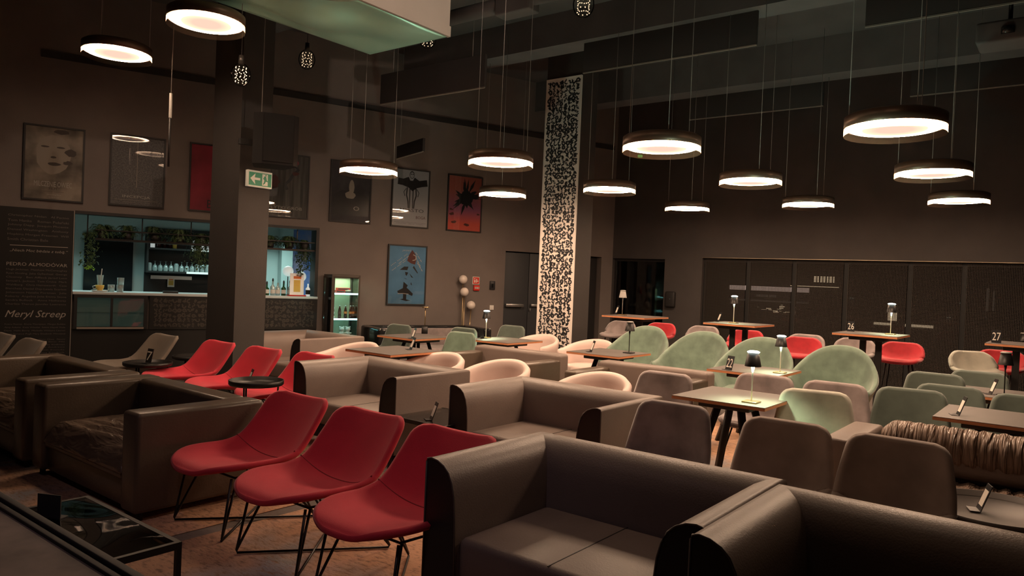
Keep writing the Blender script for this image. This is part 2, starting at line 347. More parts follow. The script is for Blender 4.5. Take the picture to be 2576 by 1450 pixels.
# ------------------------------------------------------------------ room shell
CZ = 5.3
C1 = V0 + VD * 12.0; C2 = C1 - YL * 15.0; C4 = W0 - WD * 14.0; C3 = Vector((C4.x, C2.y - 0.5))
foot = [V0, C1, C2, C3, C4]
def slab(name, z0, z1, mt, grow=0.0):
    b = MB(); b.prism([(p.x, p.y) for p in foot], z0, z1, axis='z'); return struct(b.build(name, mt))
slab('floor', -0.1, 0, 'floor'); slab('ceiling', CZ, CZ + 0.15, 'ceil')
def wall(name, a, b, z1=CZ, th=0.2, mt='darkwall', out=1):
    d = (b - a); L = d.length; o = MB().box(0, L, 0, th * out, 0, z1).build(name, mt, loc=(a.x, a.y, 0), rz=math.atan2(d.y, d.x)); return struct(o)
wall('wall_right', C1, C2, out=1); wall('wall_front', C2, C3); wall('wall_left', C3, C4)
# poster wall with bar opening and two doorways, local x = s
S_OL, S_OR = -7.05, -3.68
w = MB(); TH = 0.25
w.box(-14.2, S_OL, 0, TH, 0, CZ); w.box(S_OL, S_OR, 0, TH, 2.27, CZ); w.box(S_OL, S_OR, 0.03, TH, 0, 1.12); w.box(S_OR, -0.17, 0, TH, 0, CZ)
w.box(-0.17, 1.0, 0, TH, 2.1, CZ); w.box(1.0, 1.35, 0, TH, 0, CZ); w.box(1.35, 2.1, 0, TH, 2.1, CZ); w.box(2.1, 2.39, 0, TH, 0, CZ); w.box(-0.17, 2.1, TH, TH + 0.05, 0, 2.2)
struct(w.build('wall_back', 'wall', loc=wp(0), rz=WA))
t = MB().box(-7.5, 2.3, -0.03, 0.0, 4.27, 4.36); struct(t.build('trim_1', 'black', loc=wp(0), rz=WA))
# window wall
w = MB(); WH = 2.13
w.box(-0.15, 0.0, 0, 0.25, 0, CZ); w.box(0, 1.17, 0, 0.25, 2.09, CZ); w.box(1.17, 1.94, 0, 0.25, 0, CZ); w.box(1.94, 10.4, 0, 0.25, WH, CZ); w.box(10.4, 12, 0, 0.25, 0, CZ); w.box(0, 1.17, 0.0, 0.25, 0, 0.05)
struct(w.build('wall_window', 'darkwall', loc=vp(0), rz=G))
t = MB().box(1.94, 10.4, -0.02, 0.0, WH - 0.003, WH + 0.008); struct(t.build('trim_2', 'trimdull', loc=vp(0), rz=G))
# windows: frame, pane, woven blind
xs = [(1.94, 2.795), (2.795, 3.61), (3.61, 4.46), (4.46, 5.42), (5.42, 6.16), (6.16, 7.1), (7.1, 8.1), (8.1, 9.2), (9.2, 10.4)]
for i, (a, b) in enumerate(xs):
    L = b - a; f = MB(); q = 0.035
    f.box(0, q, 0.08, 0.16, 0.02, WH); f.box(L - q, L, 0.08, 0.16, 0.02, WH); f.box(q, L - q, 0.08, 0.16, 0.02, 0.10); f.box(q, L - q, 0.08, 0.16, WH - 0.07, WH)
    o = struct(f.build('window_%d' % (i + 1), 'framedark', loc=vp(a), rz=G))
    MB().box(q, L - q, 0.115, 0.125, 0.10, WH - 0.07).build('pane', 'winglass', o)
    MB().add([(q, 0.05, 0.03), (L - q, 0.05, 0.03), (L - q, 0.05, WH - 0.01), (q, 0.05, WH - 0.01)], [(0, 1, 2, 3)]).build('roller_blind', 'screen', o)
f = MB(); f.box(0, 0.04, 0.1, 0.18, 0.05, 2.09); f.box(1.13, 1.17, 0.1, 0.18, 0.05, 2.09); f.box(0.04, 1.13, 0.1, 0.18, 2.04, 2.09); f.box(0.04, 1.13, 0.1, 0.18, 0.05, 0.1)
o = struct(f.build('window_10', 'black', loc=vp(0), rz=G)); MB().box(0.04, 1.13, 0.13, 0.14, 0.1, 2.04).build('pane', 'winglass', o)
# doors
d = MB().rbox(-0.15, 0.40, 0.06, 0.11, 0.02, 2.08, 0.006); d.rbox(0.41, 0.98, 0.06, 0.11, 0.02, 2.08, 0.006)
M['doorgrey'] = mat('door_grey', (0.045, 0.047, 0.052), 0.5)
o = struct(d.build('door_1', 'doorgrey', loc=wp(0), rz=WA))
h = MB().rbox(-0.12, 0.28, -0.01, 0.03, 1.06, 1.12, 0.01); h.box(-0.1, -0.06, 0.03, 0.06, 1.06, 1.12); h.box(0.2, 0.24, 0.03, 0.06, 1.06, 1.12); h.build('push_bar', 'steel', o)
h = MB().rbox(0.45, 0.7, 0.0, 0.03, 1.07, 1.12, 0.01); h.box(0.47, 0.5, 0.03, 0.06, 1.07, 1.12); h.rbox(0.43, 0.455, 0.02, 0.06, 0.98, 1.03, 0.005); h.build('door_handle', 'steel', o)
struct(MB().rbox(1.37, 2.08, 0.12, 0.17, 0.02, 2.08, 0.006).build('door_2', 'black', loc=wp(0), rz=WA))
# pillars
def pillar(name, near, wx, dy, mt, z1=CZ):
    o = MB().box(-wx, 0, 0, dy, 0, z1).build(name, mt, loc=(near[0], near[1], 0), rz=G); return struct(o)
pl = pillar('trim_3', (-3.48, 9.3), 0.65, 0.44, 'pillar')
pr = pillar('trim_4', (1.0, 11.9), 0.705, 0.455, 'pillar')
def doodle(b, x0, x1, z0, z1, cell, wd, y, mi, rnd):
    nx = max(1, int((x1 - x0) / cell)); nz = max(1, int((z1 - z0) / cell)); cx = (x1 - x0) / nx; cz = (z1 - z0) / nz
    for i in range(nx):
        for k in range(nz):
            X = x0 + (i + .5) * cx + rnd.uniform(-.08, .08) * cx; Z = z0 + (k + .5) * cz + rnd.uniform(-.08, .08) * cz; r = cx * .36; a = rnd.uniform(0, 6.28); ty = rnd.randrange(9); P = []
            def arc(r, a0, a1, ox=0, oz=0, n=9): return [(ox + r * math.cos(a0 + (a1 - a0) * q / n), oz + r * math.sin(a0 + (a1 - a0) * q / n)) for q in range(n + 1)]
            if ty == 0: P = [arc(r, 0, 4.2)]
            elif ty == 1: P = [arc(r * .55, 0, PI, -r * .5) + [], arc(r * .55, PI, 2 * PI, r * .55)]; P = [P[0][::-1] + P[1]]
            elif ty == 2: P = [[(-r, -r * .7), (-r * .2, -r * .5), (r * .1, r * .4), (r, r * .6)], [(-r, r * .4), (-r * .5, r * .9)]]
            elif ty == 3: P = [[(-r, q * r), (r, q * r)] for q in (-.8, 0, .8)]
            elif ty == 4: P = [[(-r, -r), (-r, r * .3)] + arc(r, PI, 0, 0, r * .2)[1:] + [(r, -r)], [(0, -r), (0, r * .1)]]
            elif ty == 5: P = [[(-r, -r * .6), (-r * .5, r * .6), (0, -r * .6), (r * .5, r * .6), (r, -r * .6)]]
            elif ty == 6: P = [arc(r * .9, 0, 2 * PI, n=12), [(-r * .2, 0), (r * .2, 0)]]
            elif ty == 7: P = [[(-r, 0), (r, 0)], [(0, -r), (0, r)], [(-r, r * .9), (-r * .4, r * .9)]]
            else: P = [arc(r, -1.2, 1.2), arc(r * .45, -1.3, 1.3)]
            c, s = math.cos(a), math.sin(a)
            for p in P: b.ribbon([(X + c * u - s * v, Z + s * u + c * v) for u, v in p], wd * rnd.uniform(.85, 1.2), y, mi)
            b.ribbon([(X + c * cx * .5, Z + s * cx * .5), (X + c * cx * .5 - s * r * .7, Z + s * cx * .5 + c * r * .7)], wd, y, mi)
PX0, PX1, PZ1 = -0.695, -0.01, 4.9
b = MB().box(PX0, PX1, -0.02, -0.003, 0.02, PZ1, 0); doodle(b, PX0 + 0.03, PX1 - 0.03, 0.06, PZ1 - 0.04, 0.07, 0.0245, -0.0215, 1, random.Random(3))
o = b.build('doodle_panel', ['cream', 'stroke'], loc=(1.0, 11.9, 0), rz=G); tag(o, 'tall cream panel of black doodle strokes covering the pillar by the double door', 'wall panel')
f = MB()
for q in ((PX0 - 0.005, PX0 + 0.012, 0.02, PZ1), (PX1 - 0.012, PX1 + 0.005, 0.02, PZ1)): f.box(q[0], q[1], -0.03, -0.004, q[2], q[3])
f.box(PX0, PX1, -0.03, -0.004, PZ1 - 0.012, PZ1 + 0.005); f.build('panel_frame', 'cream', o)

# ceiling beams, baffles, hung box
for i, (s, z0, z1) in enumerate([(11.4, 4.75, 5.3), (8.6, 4.85, 5.3), (5.8, 4.85, 5.3)]):
    o = MB().box(-9, 9, -0.2, 0.2, z0, z1).build('trim_%d' % (5 + i), 'beam', loc=(*(YL * s)[:], 0), rz=G); struct(o)
def baffle(px0, px1, z, L, label, rz=G, hgt=0.42):
    p = at(*px0, z); o = thing('acoustic_baffle', label, 'ceiling panel', (p.x, p.y, z), rz, 'dark panels hung under the ceiling')
    MB().rbox(0, L, -0.02, 0.02, 0.004, hgt, 0.006).build('panel', 'baffle', o); MB().box(0, L, -0.022, -0.002, -0.012, 0.004).build('edge_strip', 'trimlit', o)
    q = MB()
    for x in (L * .12, L * .88): q.tube([(x, 0, hgt), (x, 0, CZ - z)], 0.004, 6)
    q.build('suspension_cable', 'cable', o)
baffle((1468, 184), None, 4.45, 2.4, 'black hanging panel starting at the top of the doodle pillar')
baffle((2177, 68), None, 4.45, 2.4, 'black hanging panel in the top right corner, nearest of the hung panels')
baffle((958, 263), None, 4.0, 1.95, 'black hanging panel over the poster wall left of the doodle pillar')
baffle((1735, 302), None, 4.45, 2.2, 'black hanging panel above the oval lamps at the far right middle')
baffle((2290, 243), None, 4.45, 2.2, 'black hanging panel at the right edge above the large lamp')
p = at(1008, 415, 3.45); q = at(1083, 370, 3.75)
o = thing('acoustic_baffle', 'small black slanted panel hung beside the white framed poster', 'ceiling panel', (-1.95, 12.05, 3.46), R(-58), 'dark panels hung under the ceiling')
MB().rbox(0, 1.0, -0.02, 0.02, 0.0, 0.2, 0.005).build('panel', 'black', o); MB().box(0, 1.0, -0.022, -0.002, -0.01, 0.0).build('edge_strip', 'trimlit', o)
MB().tube([(0.1, 0, 0.2), (0.1, 0, CZ - 3.46)], 0.003, 6).build('suspension_cable', 'cable', o)
# hung box: white side, sagging underside coloured as if lit green
pr_ = at(1130, 90, 4.2); BL = 2.6; BWd = 1.28
o = thing('ventilation_hood', 'large pale boxed hood with sagging underside coloured as if lit green hung at the top of the picture', 'hood', (pr_.x, pr_.y, 4.2), G)
b = MB().box(-0.02, 0, -BL, 0, 0.0, 0.9); b.box(-BWd, -BWd + 0.02, -BL, 0, 0.0, 0.9); b.box(-BWd + 0.02, -0.02, -0.02, 0, 0.0, 0.9); b.box(-BWd + 0.02, -0.02, -BL, -BL + 0.02, 0.0, 0.9)
b.build('side_panel', 'metalsheet', o)
b = MB().box(-0.03, 0.012, -BL, 0.01, -0.012, 0.10); b.build('edge_trim', 'metalsheet', o)
g = []
for i in range(25):
    r_ = []
    for j in range(41):
        u, v = i / 24, j / 40; ed = min(u, 1 - u, v * .8, (1 - v) * .8); k = min(1, ed * 4)
        r_.append((-BWd + 0.02 + u * (BWd - 0.04), -BL + 0.02 + v * (BL - 0.04), -0.015 - k * (0.08 * math.sin(u * 7 + v * 3) * math.cos(v * 8 - u * 2) + 0.045)))
    g.append(r_)
MB().shell(g, 0.004).build('underside_sheet', 'underside', o)
q = MB()
for x in (-0.1, -BWd + 0.1):
    for y in (-0.3, -BL + 0.3): q.tube([(x, y, 0.9), (x, y, CZ - 4.2)], 0.01, 6)
q.build('hanger_rod', 'blackmetal', o)
o = thing('unseen_spotlight', 'black ceiling spotlight aimed at the pale hood side', 'spotlight', (0.9, 5.2, 4.75), 0)
MB().lathe([(.001, 0), (.05, 0), (.05, .16), (.001, .16)], 20).build('housing', 'blackmetal', o); MB().tube([(0, 0, .16), (0, 0, CZ - 4.75)], .012, 8).build('stem', 'blackmetal', o)
ld = bpy.data.lights.new('spot', 'SPOT'); ld.energy = 260; ld.color = (1, .74, .56); ld.spot_size = R(60); ld.spot_blend = .8; ld.shadow_soft_size = .05; l = bpy.data.objects.new('spot', ld); COL.objects.link(l); l.parent = o
l.location = (0, 0, -.02); l.rotation_euler = Vector((-1.9, 2.2, -.1)).to_track_quat('-Z', 'Y').to_euler()
o = thing('unseen_spotlight', 'added fill spotlight, unseen, over the near red chairs', 'spotlight', (-1.5, 1.2, 4.7), 0)  # unseen fill light added to brighten the red chairs
MB().lathe([(.001, 0), (.05, 0), (.05, .16), (.001, .16)], 20).build('housing', 'blackmetal', o); MB().tube([(0, 0, .16), (0, 0, CZ - 4.7)], .012, 8).build('stem', 'blackmetal', o)
ld = bpy.data.lights.new('spot', 'SPOT'); ld.energy = 70; ld.color = (1, .74, .85); ld.spot_size = R(62); ld.spot_blend = 1; ld.shadow_soft_size = .12; l = bpy.data.objects.new('spot', ld); COL.objects.link(l); l.parent = o
l.location = (0, 0, -.02); l.rotation_euler = Vector((.35, 2.75, -4.3)).to_track_quat('-Z', 'Y').to_euler()
# duct and rigging at the top
p = at(1240, 40, 4.7); o = thing('ceiling_duct', 'grey duct and clamps under the ceiling right of the pale hood', 'duct', (p.x, p.y, 4.7), G)
MB().tube([(-1.2, 0, 0.1), (1.1, 0, 0.1)], 0.09, 16).build('pipe', 'beam', o); MB().rbox(0.1, 0.6, -0.1, 0.12, -0.05, 0.2, 0.02).build('junction_box', 'beam', o)
q = MB(); [q.tube([(x, 0, 0.19), (x, 0, 0.6)], 0.012, 6) for x in (-0.9, 0.9)]; q.build('hanger_rod', 'blackmetal', o)
p = at(2540, 90, 4.3); o = thing('projector', 'dark projector box under the ceiling in the top right corner', 'projector', (p.x, p.y, 4.3), G)
MB().rbox(-0.28, 0.28, -0.2, 0.2, -0.1, 0.12, 0.03).build('body', 'beam', o); MB().lathe([(0.001, -0.03), (0.06, -0.03), (0.06, 0.03), (0.001, 0.03)], 20, c=(0, -0.2, 0)).build('lens', 'blackgloss', o); MB().tube([(0, 0, 0.12), (0, 0, 1.0)], 0.02, 8).build('mount_pole', 'blackmetal', o)

# ------------------------------------------------------------------ pendants
def make_pendant(label):
    o = thing('pendant_lamp', label, 'lamp', group='round disc pendant lamps')
    MB().lathe([(0.0001, 0.1), (0.33, 0.1), (0.352, 0.085), (0.352, 0.0), (0.338, 0.0), (0.338, 0.012), (0.0001, 0.012)], 56).build('drum', 'bronze', o)
    MB().lathe([(0.0001, -0.012), (0.2, -0.012), (0.31, -0.009), (0.337, 0.004)], 56).build('diffuser', 'disc', o)
    MB().lathe([(0.351, 0.0), (0.351, -0.055)], 56).build('clear_rim', 'skirt', o)
    for k in range(3):
        a = 0.5 + k * 2.094; x, y = 0.32 * math.cos(a), 0.32 * math.sin(a); MB().tube([(x, y, 0.09), (x, y, CZ - 2.856)], 0.0032, 5).build('cable', 'cable', o)
    return o
LEFT_DIM = 0.5
LAMPS = [(2.83, 5.59, 2.85, 'glowing disc pendant at the right, largest and nearest of the low pendants'),
 (1.31, 6.77, 2.85, 'glowing disc pendant just right of the doodle pillar, bigger of the two closest to it'),
 (-1.83, 9.16, 2.85, 'glowing disc pendant hanging in front of the dark portrait poster'),
 (-0.18, 8.04, 2.85, 'glowing disc pendant left of the doodle pillar, the upper larger one'),
 (-0.2, 11.13, 2.85, 'glowing disc pendant left of the doodle pillar, beside the red splash poster'),
 (1.26, 10.02, 2.85, 'glowing disc pendant touching the right edge of the doodle pillar'),
 (2.79, 12.04, 2.85, 'smallest farthest glowing disc pendant above the red bar stools'),
 (2.74, 8.69, 2.85, 'glowing disc pendant in the middle of the right half'),
 (4.25, 7.58, 2.85, 'glowing disc pendant directly below the largest one at the right'),
 (4.25, 10.77, 2.85, 'small glowing disc pendant in the lower row, second from the far end'),
 (5.77, 9.66, 2.85, 'thin glowing disc pendant closest to the right edge'),
 (-3.03, 7.11, 3.92, 'glowing disc pendant at the top left beside the hood, higher of the two'),
 (-4.51, 8.28, 3.92, 'glowing disc pendant at the top left, the one nearer the left edge'),
 (-1.55, 5.9, 3.92, 'glowing disc pendant of the high row, hidden above the picture beside the hood'),
 (-.07, 4.75, 3.92, 'glowing disc pendant of the high row, above the picture over the near red chairs'),
 (1.41, 3.6, 3.92, 'glowing disc pendant of the high row, above the picture over the front sofa')]
ped = None
for x, y, z, lb in LAMPS:
    if ped is None: ped = make_pendant(lb); ped.location = (x, y, z)
    else:
        c = dup(ped, (x, y, z), 0, lb)
        if z > 3:
            dm = next(k for k in bpy.data.objects if k.parent == c and k.name.startswith('diffuser')); me = dm.data.copy(); mt = M['disc'].copy(); me.materials[0] = mt; dm.data = me
            for e_ in mt.node_tree.nodes['Color Ramp'].color_ramp.elements:
                if e_.position > .8: e_.color = (*[v * (LEFT_DIM if x < -2 else .08) for v in e_.color[:3]], 1)
            for ch in [k for k in bpy.data.objects if k.parent == c and k.name.startswith('cable')]: ch.scale.z = (CZ - z) / (CZ - 2.85)
# glass bulbs with led dots
def led_bulb(px, py, label, z=4.15):
    p = at(px, py, z); o = thing('glass_bulb', label, 'bulb', (p.x, p.y, z), 0, 'glass globe bulbs near the ceiling')
    MB().sphere((0, 0, 0), 0.1, n=24, sz=1.2).build('glass_globe', 'bulbglass', o)
    d = MB()
    for r_ in range(5):
        for k in range(8): a = 2 * PI * k / 8 + r_ * .2; d.sphere((0.055 * math.cos(a), 0.055 * math.sin(a), -0.075 + r_ * 0.036), 0.0058, n=8)
    d.build('led_core', 'dot', o); MB().lathe([(0.001, 0.2), (0.025, 0.2), (0.03, 0.11), (0.001, 0.11)], 16).build('socket', 'blackmetal', o); MB().tube([(0, 0, 0.2), (0, 0, CZ - z)], 0.004, 6).build('cord', 'black', o)
led_bulb(606, 188, 'clear glass bulb with dotted light in front of the wide left pillar', 3.6)
led_bulb(772, 150, 'clear glass bulb with dotted light left of the hood')
led_bulb(1076, 96, 'clear glass bulb with dotted light tucked under the hood corner', 4.3)
led_bulb(1468, 12, 'clear glass bulb with dotted light cut by the top edge')
# hanging light tube over the left posters
p = at(415, 300, 3.3); o = thing('hanging_sensor', 'thin white and black rod hanging from the ceiling before the second left poster', 'sensor', (-3.95, 8.4, 2.55), 0)
MB().rbox(-0.014, 0.014, -0.012, 0.012, 0.7, 0.98, 0.004).build('housing', 'white', o); MB().tube([(0, 0, 0.15), (0, 0, 0.7)], 0.012, 10).build('rod', 'black', o); MB().tube([(0, 0, 0.98), (0.01, 0, CZ - 2.55)], 0.004, 6).build('cord', 'cable', o)

# ------------------------------------------------------------------ speaker and exit sign at the left pillar
o = thing('loudspeaker', 'big black loudspeaker hung on the right side of the left pillar', 'speaker', (-3.0, 8.98, 2.83), R(26))
b = MB(); P0 = [(-0.22, -0.22), (0.27, -0.22), (0.2, 0.24), (-0.15, 0.24)]
b.prism([(-0.22, -0.16), (-0.12, -0.24), (0.24, -0.24), (0.30, -0.18), (0.2, 0.24), (-0.15, 0.24)], 0.0, 0.6, axis='z')
b.build('cabinet', 'speaker', o); MB().box(-0.11, 0.23, -0.252, -0.24, 0.03, 0.57).build('grille', 'speaker', o); MB().tube([(-0.1, 0.1, 0.6), (-0.1, 0.1, CZ - 2.74)], 0.005, 6).build('hanging_wire', 'cable', o); MB().box(-0.35, -0.1, 0.1, 0.16, 0.25, 0.32).build('bracket', 'blackmetal', o)
o = thing('exit_sign', 'green and white emergency exit sign with arrow and running figure on the left pillar', 'sign', (-3.48 + .788 * .035 + YL.x * .26, 9.3 - .616 * .035 + YL.y * .26, 2.62), G + PI / 2)
MB().rbox(-0.18, 0.17, -0.03, 0.03, 0.0, 0.21, 0.006).build('housing', 'whitesign', o)
b = MB().box(-0.165, 0.155, -0.036, -0.03, 0.02, 0.185, 0)
b.prism([(-0.15, 0.105), (-0.08, 0.17), (-0.09, 0.12), (-0.01, 0.12), (-0.01, 0.09), (-0.09, 0.09), (-0.08, 0.035)], -0.039, -0.036, 1)
b.box(0.02, 0.1, -0.039, -0.036, 0.03, 0.175, 1)
b.prism([(0.05, 0.15), (0.07, 0.15), (0.085, 0.1), (0.1, 0.09), (0.095, 0.08), (0.07, 0.085), (0.06, 0.06), (0.035, 0.04), (0.03, 0.05), (0.045, 0.07), (0.05, 0.1), (0.03, 0.12), (0.04, 0.13)], -0.042, -0.039, 0); b.box(0.062, 0.078, -0.042, -0.039, 0.155, 0.17, 0)
b.build('pictogram', ['greensign', 'whitesign'], o)

# ------------------------------------------------------------------ posters
def poster(s, z0, label, art, paper, title=None, fw=0.7, fh=1.0):
    o = thing('framed_poster', label, 'poster', wp(s, -0.02, z0), WA, 'framed film posters on the dark wall'); f = MB(); t = 0.022
    f.box(0, t, -0.012, 0.018, 0, fh); f.box(fw - t, fw, -0.012, 0.018, 0, fh); f.box(t, fw - t, -0.012, 0.018, 0, t); f.box(t, fw - t, -0.012, 0.018, fh - t, fh)
    f.build('frame', 'black', o)
    b = MB().box(t, fw - t, 0.0, 0.016, t, fh - t, 0); mats = [paper]; art(b, mats, t, fw - t, fh); b.build('print', mats, o)
    MB().add([(t, -0.006, t), (fw - t, -0.006, t), (fw - t, -0.006, fh - t), (t, -0.006, fh - t)], [(0, 1, 2, 3)]).build('glazing', 'posterglass', o)
M['p1'] = mat('print_face_grey', (0.20, 0.17, 0.14), 0.6, var=0.55, vscale=3.2, detail=3)
M['p2'] = mat('print_grey', (0.12, 0.115, 0.115), 0.6, var=0.35, vscale=60, detail=2)
M['p3'] = mat('print_red', (0.30, 0.03, 0.055), 0.6, var=0.3, vscale=2)
M['p4'] = mat('print_stripe', (0.10, 0.095, 0.085), 0.6, var=0.5, vscale=8, stretch=(3, 1, .15))
M['p5'] = mat('print_dark', (0.045, 0.04, 0.045), 0.6, var=0.4, vscale=3)
M['p6'] = mat('print_white', (0.36, 0.36, 0.38), 0.6)
def gradmat(name, c0, c1):
    m = mat(name, c0, 0.6); nt = m.node_tree; N = nt.nodes; L = nt.links; tc = N.new('ShaderNodeTexCoord'); sp = N.new('ShaderNodeSeparateXYZ'); cr = N.new('ShaderNodeValToRGB')
    L.new(tc.outputs['Object'], sp.inputs[0]); L.new(sp.outputs[2], cr.inputs[0]); cr.color_ramp.elements[0].color = (*c0, 1); cr.color_ramp.elements[1].color = (*c1, 1); cr.color_ramp.elements[0].position = .15; cr.color_ramp.elements[1].position = .75
    k = cr.color_ramp.elements.new(.4); k.color = (0.30, 0.10, 0.19, 1); L.new(cr.outputs[0], N['Principled BSDF'].inputs['Base Color']); return m
M['p7'] = gradmat('print_red_violet', (0.55, 0.10, 0.07), (0.40, 0.12, 0.09))
M['p8'] = mat('print_blue', (0.085, 0.22, 0.37), 0.6, var=0.12, vscale=3)
M['softgrey'] = mat('soft_grey_ink', (0.30, 0.26, 0.22), 0.6); M['midink'] = mat('mid_ink', (0.07, 0.055, 0.05), 0.6); M['pink'] = mat('pink_ink', (0.35, 0.08, 0.1), 0.6); M['paletext'] = mat('pale_ink', (0.42, 0.40, 0.36), 0.6); M['brownink'] = mat('brown_ink', (0.10, 0.03, 0.025), 0.6)
def blob(b, cx, cz, rx, rz_, y, mi, n=18, jit=0.0, rnd=random.Random(5)):
    b.add([(cx + rx * math.cos(2 * PI * k / n) * (1 + rnd.uniform(-jit, jit)), y, cz + rz_ * math.sin(2 * PI * k / n) * (1 + rnd.uniform(-jit, jit))) for k in range(n)], [tuple(range(n))], mi)
def art1(b, ms, x0, x1, H):
    ms += ['softgrey', 'midink', 'paletext']
    blob(b, .34, .62, .2, .26, -.0005, 1, 26, .04)
    for cx, cz, rx, rz_ in ((.24, .72, .05, .012), (.42, .72, .05, .012), (.34, .585, .035, .014), (.35, .495, .075, .022)): blob(b, cx, cz, rx, rz_, -.001, 2, 14, .1)
    blob(b, .54, .66, .06, .045, -.001, 2, 12, .35); blob(b, .5, .52, .055, .03, -.001, 2, 12, .35); blob(b, .42, .93, .09, .03, -.001, 2, 12, .2)
    b.text('MILCZENIE OWIEC', .13, .56, .225, .07, -.0015, 3); b.text('FILM', .30, .39, .165, .03, -.0015, 2); b.text('reżyseria   scenariusz', .24, .47, .125, .018, -.0015, 2); b.text('muzyka', .28, .44, .085, .022, -.0015, 3); b.text('zdjęcia', .30, .42, .05, .018, -.0015, 3)
def art2(b, ms, x0, x1, H):
    ms += ['paletext', 'softgrey']; b.box(.338, .346, -.001, 0, .27, .93, 2)
    rn = random.Random(2)
    for k in range(260): a = rn.gauss(.34, .12); z = rn.gauss(.47, .14); 0.04 < a < .66 and blob(b, a, z, .004, .003, -.0008, 2, 5)
    b.text('INCEPCJA', .17, .52, .135, .045, -.0015, 1); b.box(.08, .62, -.001, 0, .088, .092, 2); b.text('scenariusz i reżyseria', .17, .52, .06, .014, -.0015, 2)
def art3(b, ms, x0, x1, H):
    ms += ['ink', 'pink']; b.text('BIAŁY', .26, .62, .12, .12, -.0015, 1); blob(b, .62, .25, .05, .05, -.001, 2, 14, .1)
    b.add([(.45, -.001, .97), (.67, -.001, .97), (.67, -.001, .45), (.6, -.001, .6)], [(0, 1, 2, 3)], 1)
def art4(b, ms, x0, x1, H):
    ms += ['pink', 'ink', 'brownink', 'paletext']; blob(b, .46, .87, .07, .045, -.001, 1, 14, .15)
    b.ribbon([(.46, .84), (.52, .76), (.44, .68), (.4, .6), (.33, .52), (.36, .44)], .045, -.0012, 2); blob(b, .48, .70, .06, .03, -.0014, 3, 12, .3); blob(b, .15, .55, .09, .09, -.0012, 3, 14, .3); blob(b, .14, .4, .09, .08, -.0012, 2, 14, .3)
    b.text('PŁYTKI GRÓB', .08, .6, .16, .06, -.0015, 4)
def art5(b, ms, x0, x1, H):
    ms += ['ink', 'softgrey', 'paletext']; b.add([(.05, -.001, .12), (.05, -.001, .45), (.2, -.001, .52), (.5, -.001, .52), (.66, -.001, .42), (.66, -.001, .12)], [(0, 1, 2, 3, 4, 5)], 1); blob(b, .36, .58, .045, .12, -.0012, 2, 14, .05); blob(b, .34, .45, .09, .06, -.0013, 2, 14, .1); b.text('O', .4, .5, .24, .07, -.0015, 3)
def art6(b, ms, x0, x1, H):
    ms += ['ink', 'brownink']
    b.add([(x, -.001, z) for x, z in ((.1, .72), (.11, .83), (.2, .82), (.3, .86), (.33, .8), (.38, .8), (.41, .86), (.5, .81), (.64, .84), (.66, .73), (.55, .71), (.45, .68), (.38, .62), (.3, .68), (.2, .71))], [tuple(range(15))], 1)
    blob(b, .36, .9, .045, .065, -.0012, 1, 16); blob(b, .36, .895, .036, .05, -.0014, 0, 16); blob(b, .345, .91, .012, .01, -.0016, 1, 8); blob(b, .378, .91, .012, .01, -.0016, 1, 8)
    for s_ in (-1, 1):
        b.ribbon([(.36 + s_ * .08, .68), (.36 + s_ * .09, .55), (.36 + s_ * .06, .45), (.36 + s_ * .05, .33)], .022, -.001, 1); b.ribbon([(.36 + s_ * .03, .66), (.36 + s_ * .03, .33)], .018, -.001, 1); b.ribbon([(.36 + s_ * .1, .66), (.36 + s_ * .14, .6), (.36 + s_ * .12, .53)], .012, -.001, 1)
    b.text('MIASTO', .16, .6, .295, .055, -.0015, 1); b.text('BOGA', .46, .64, .18, .05, -.0015, 2); b.text('obsada i twórcy filmu w reżyserii autora', .06, .65, .085, .016, -.0015, 1); b.text('scenariusz  zdjęcia  muzyka', .1, .6, .062, .014, -.0015, 1)
def art7(b, ms, x0, x1, H):
    ms += ['ink', 'brownink']; rn = random.Random(9); cx, cz = .37, .6
    for k in range(34):
        a = rn.uniform(0, 2 * PI); L = rn.uniform(.12, .3); d = rn.uniform(.02, .1); c, s_ = math.cos(a), math.sin(a); wd = rn.uniform(.015, .035)
        pts = [(cx + c * d, cz + s_ * d), (cx + c * (d + L * .5) - s_ * wd, cz + s_ * (d + L * .5) + c * wd), (cx + c * (d + L), cz + s_ * (d + L)), (cx + c * (d + L * .5) + s_ * wd, cz + s_ * (d + L * .5) - c * wd)]
        pts = [(min(max(u, x0 + .01), x1 - .01), min(max(v, .04), H - .04)) for u, v in pts]; b.add([(u, -.001 - k * 1e-5, v) for u, v in pts], [(0, 1, 2, 3)], 1)
    blob(b, cx, cz, .13, .13, -.0015, 1, 20, .15)
    for u, v, r_ in ((.1, .3, .05), (.08, .38, .04), (.4, .13, .045), (.15, .16, .05), (.63, .33, .03)): blob(b, u, v, r_, r_ * .5, -.0012, 2, 9, .4)
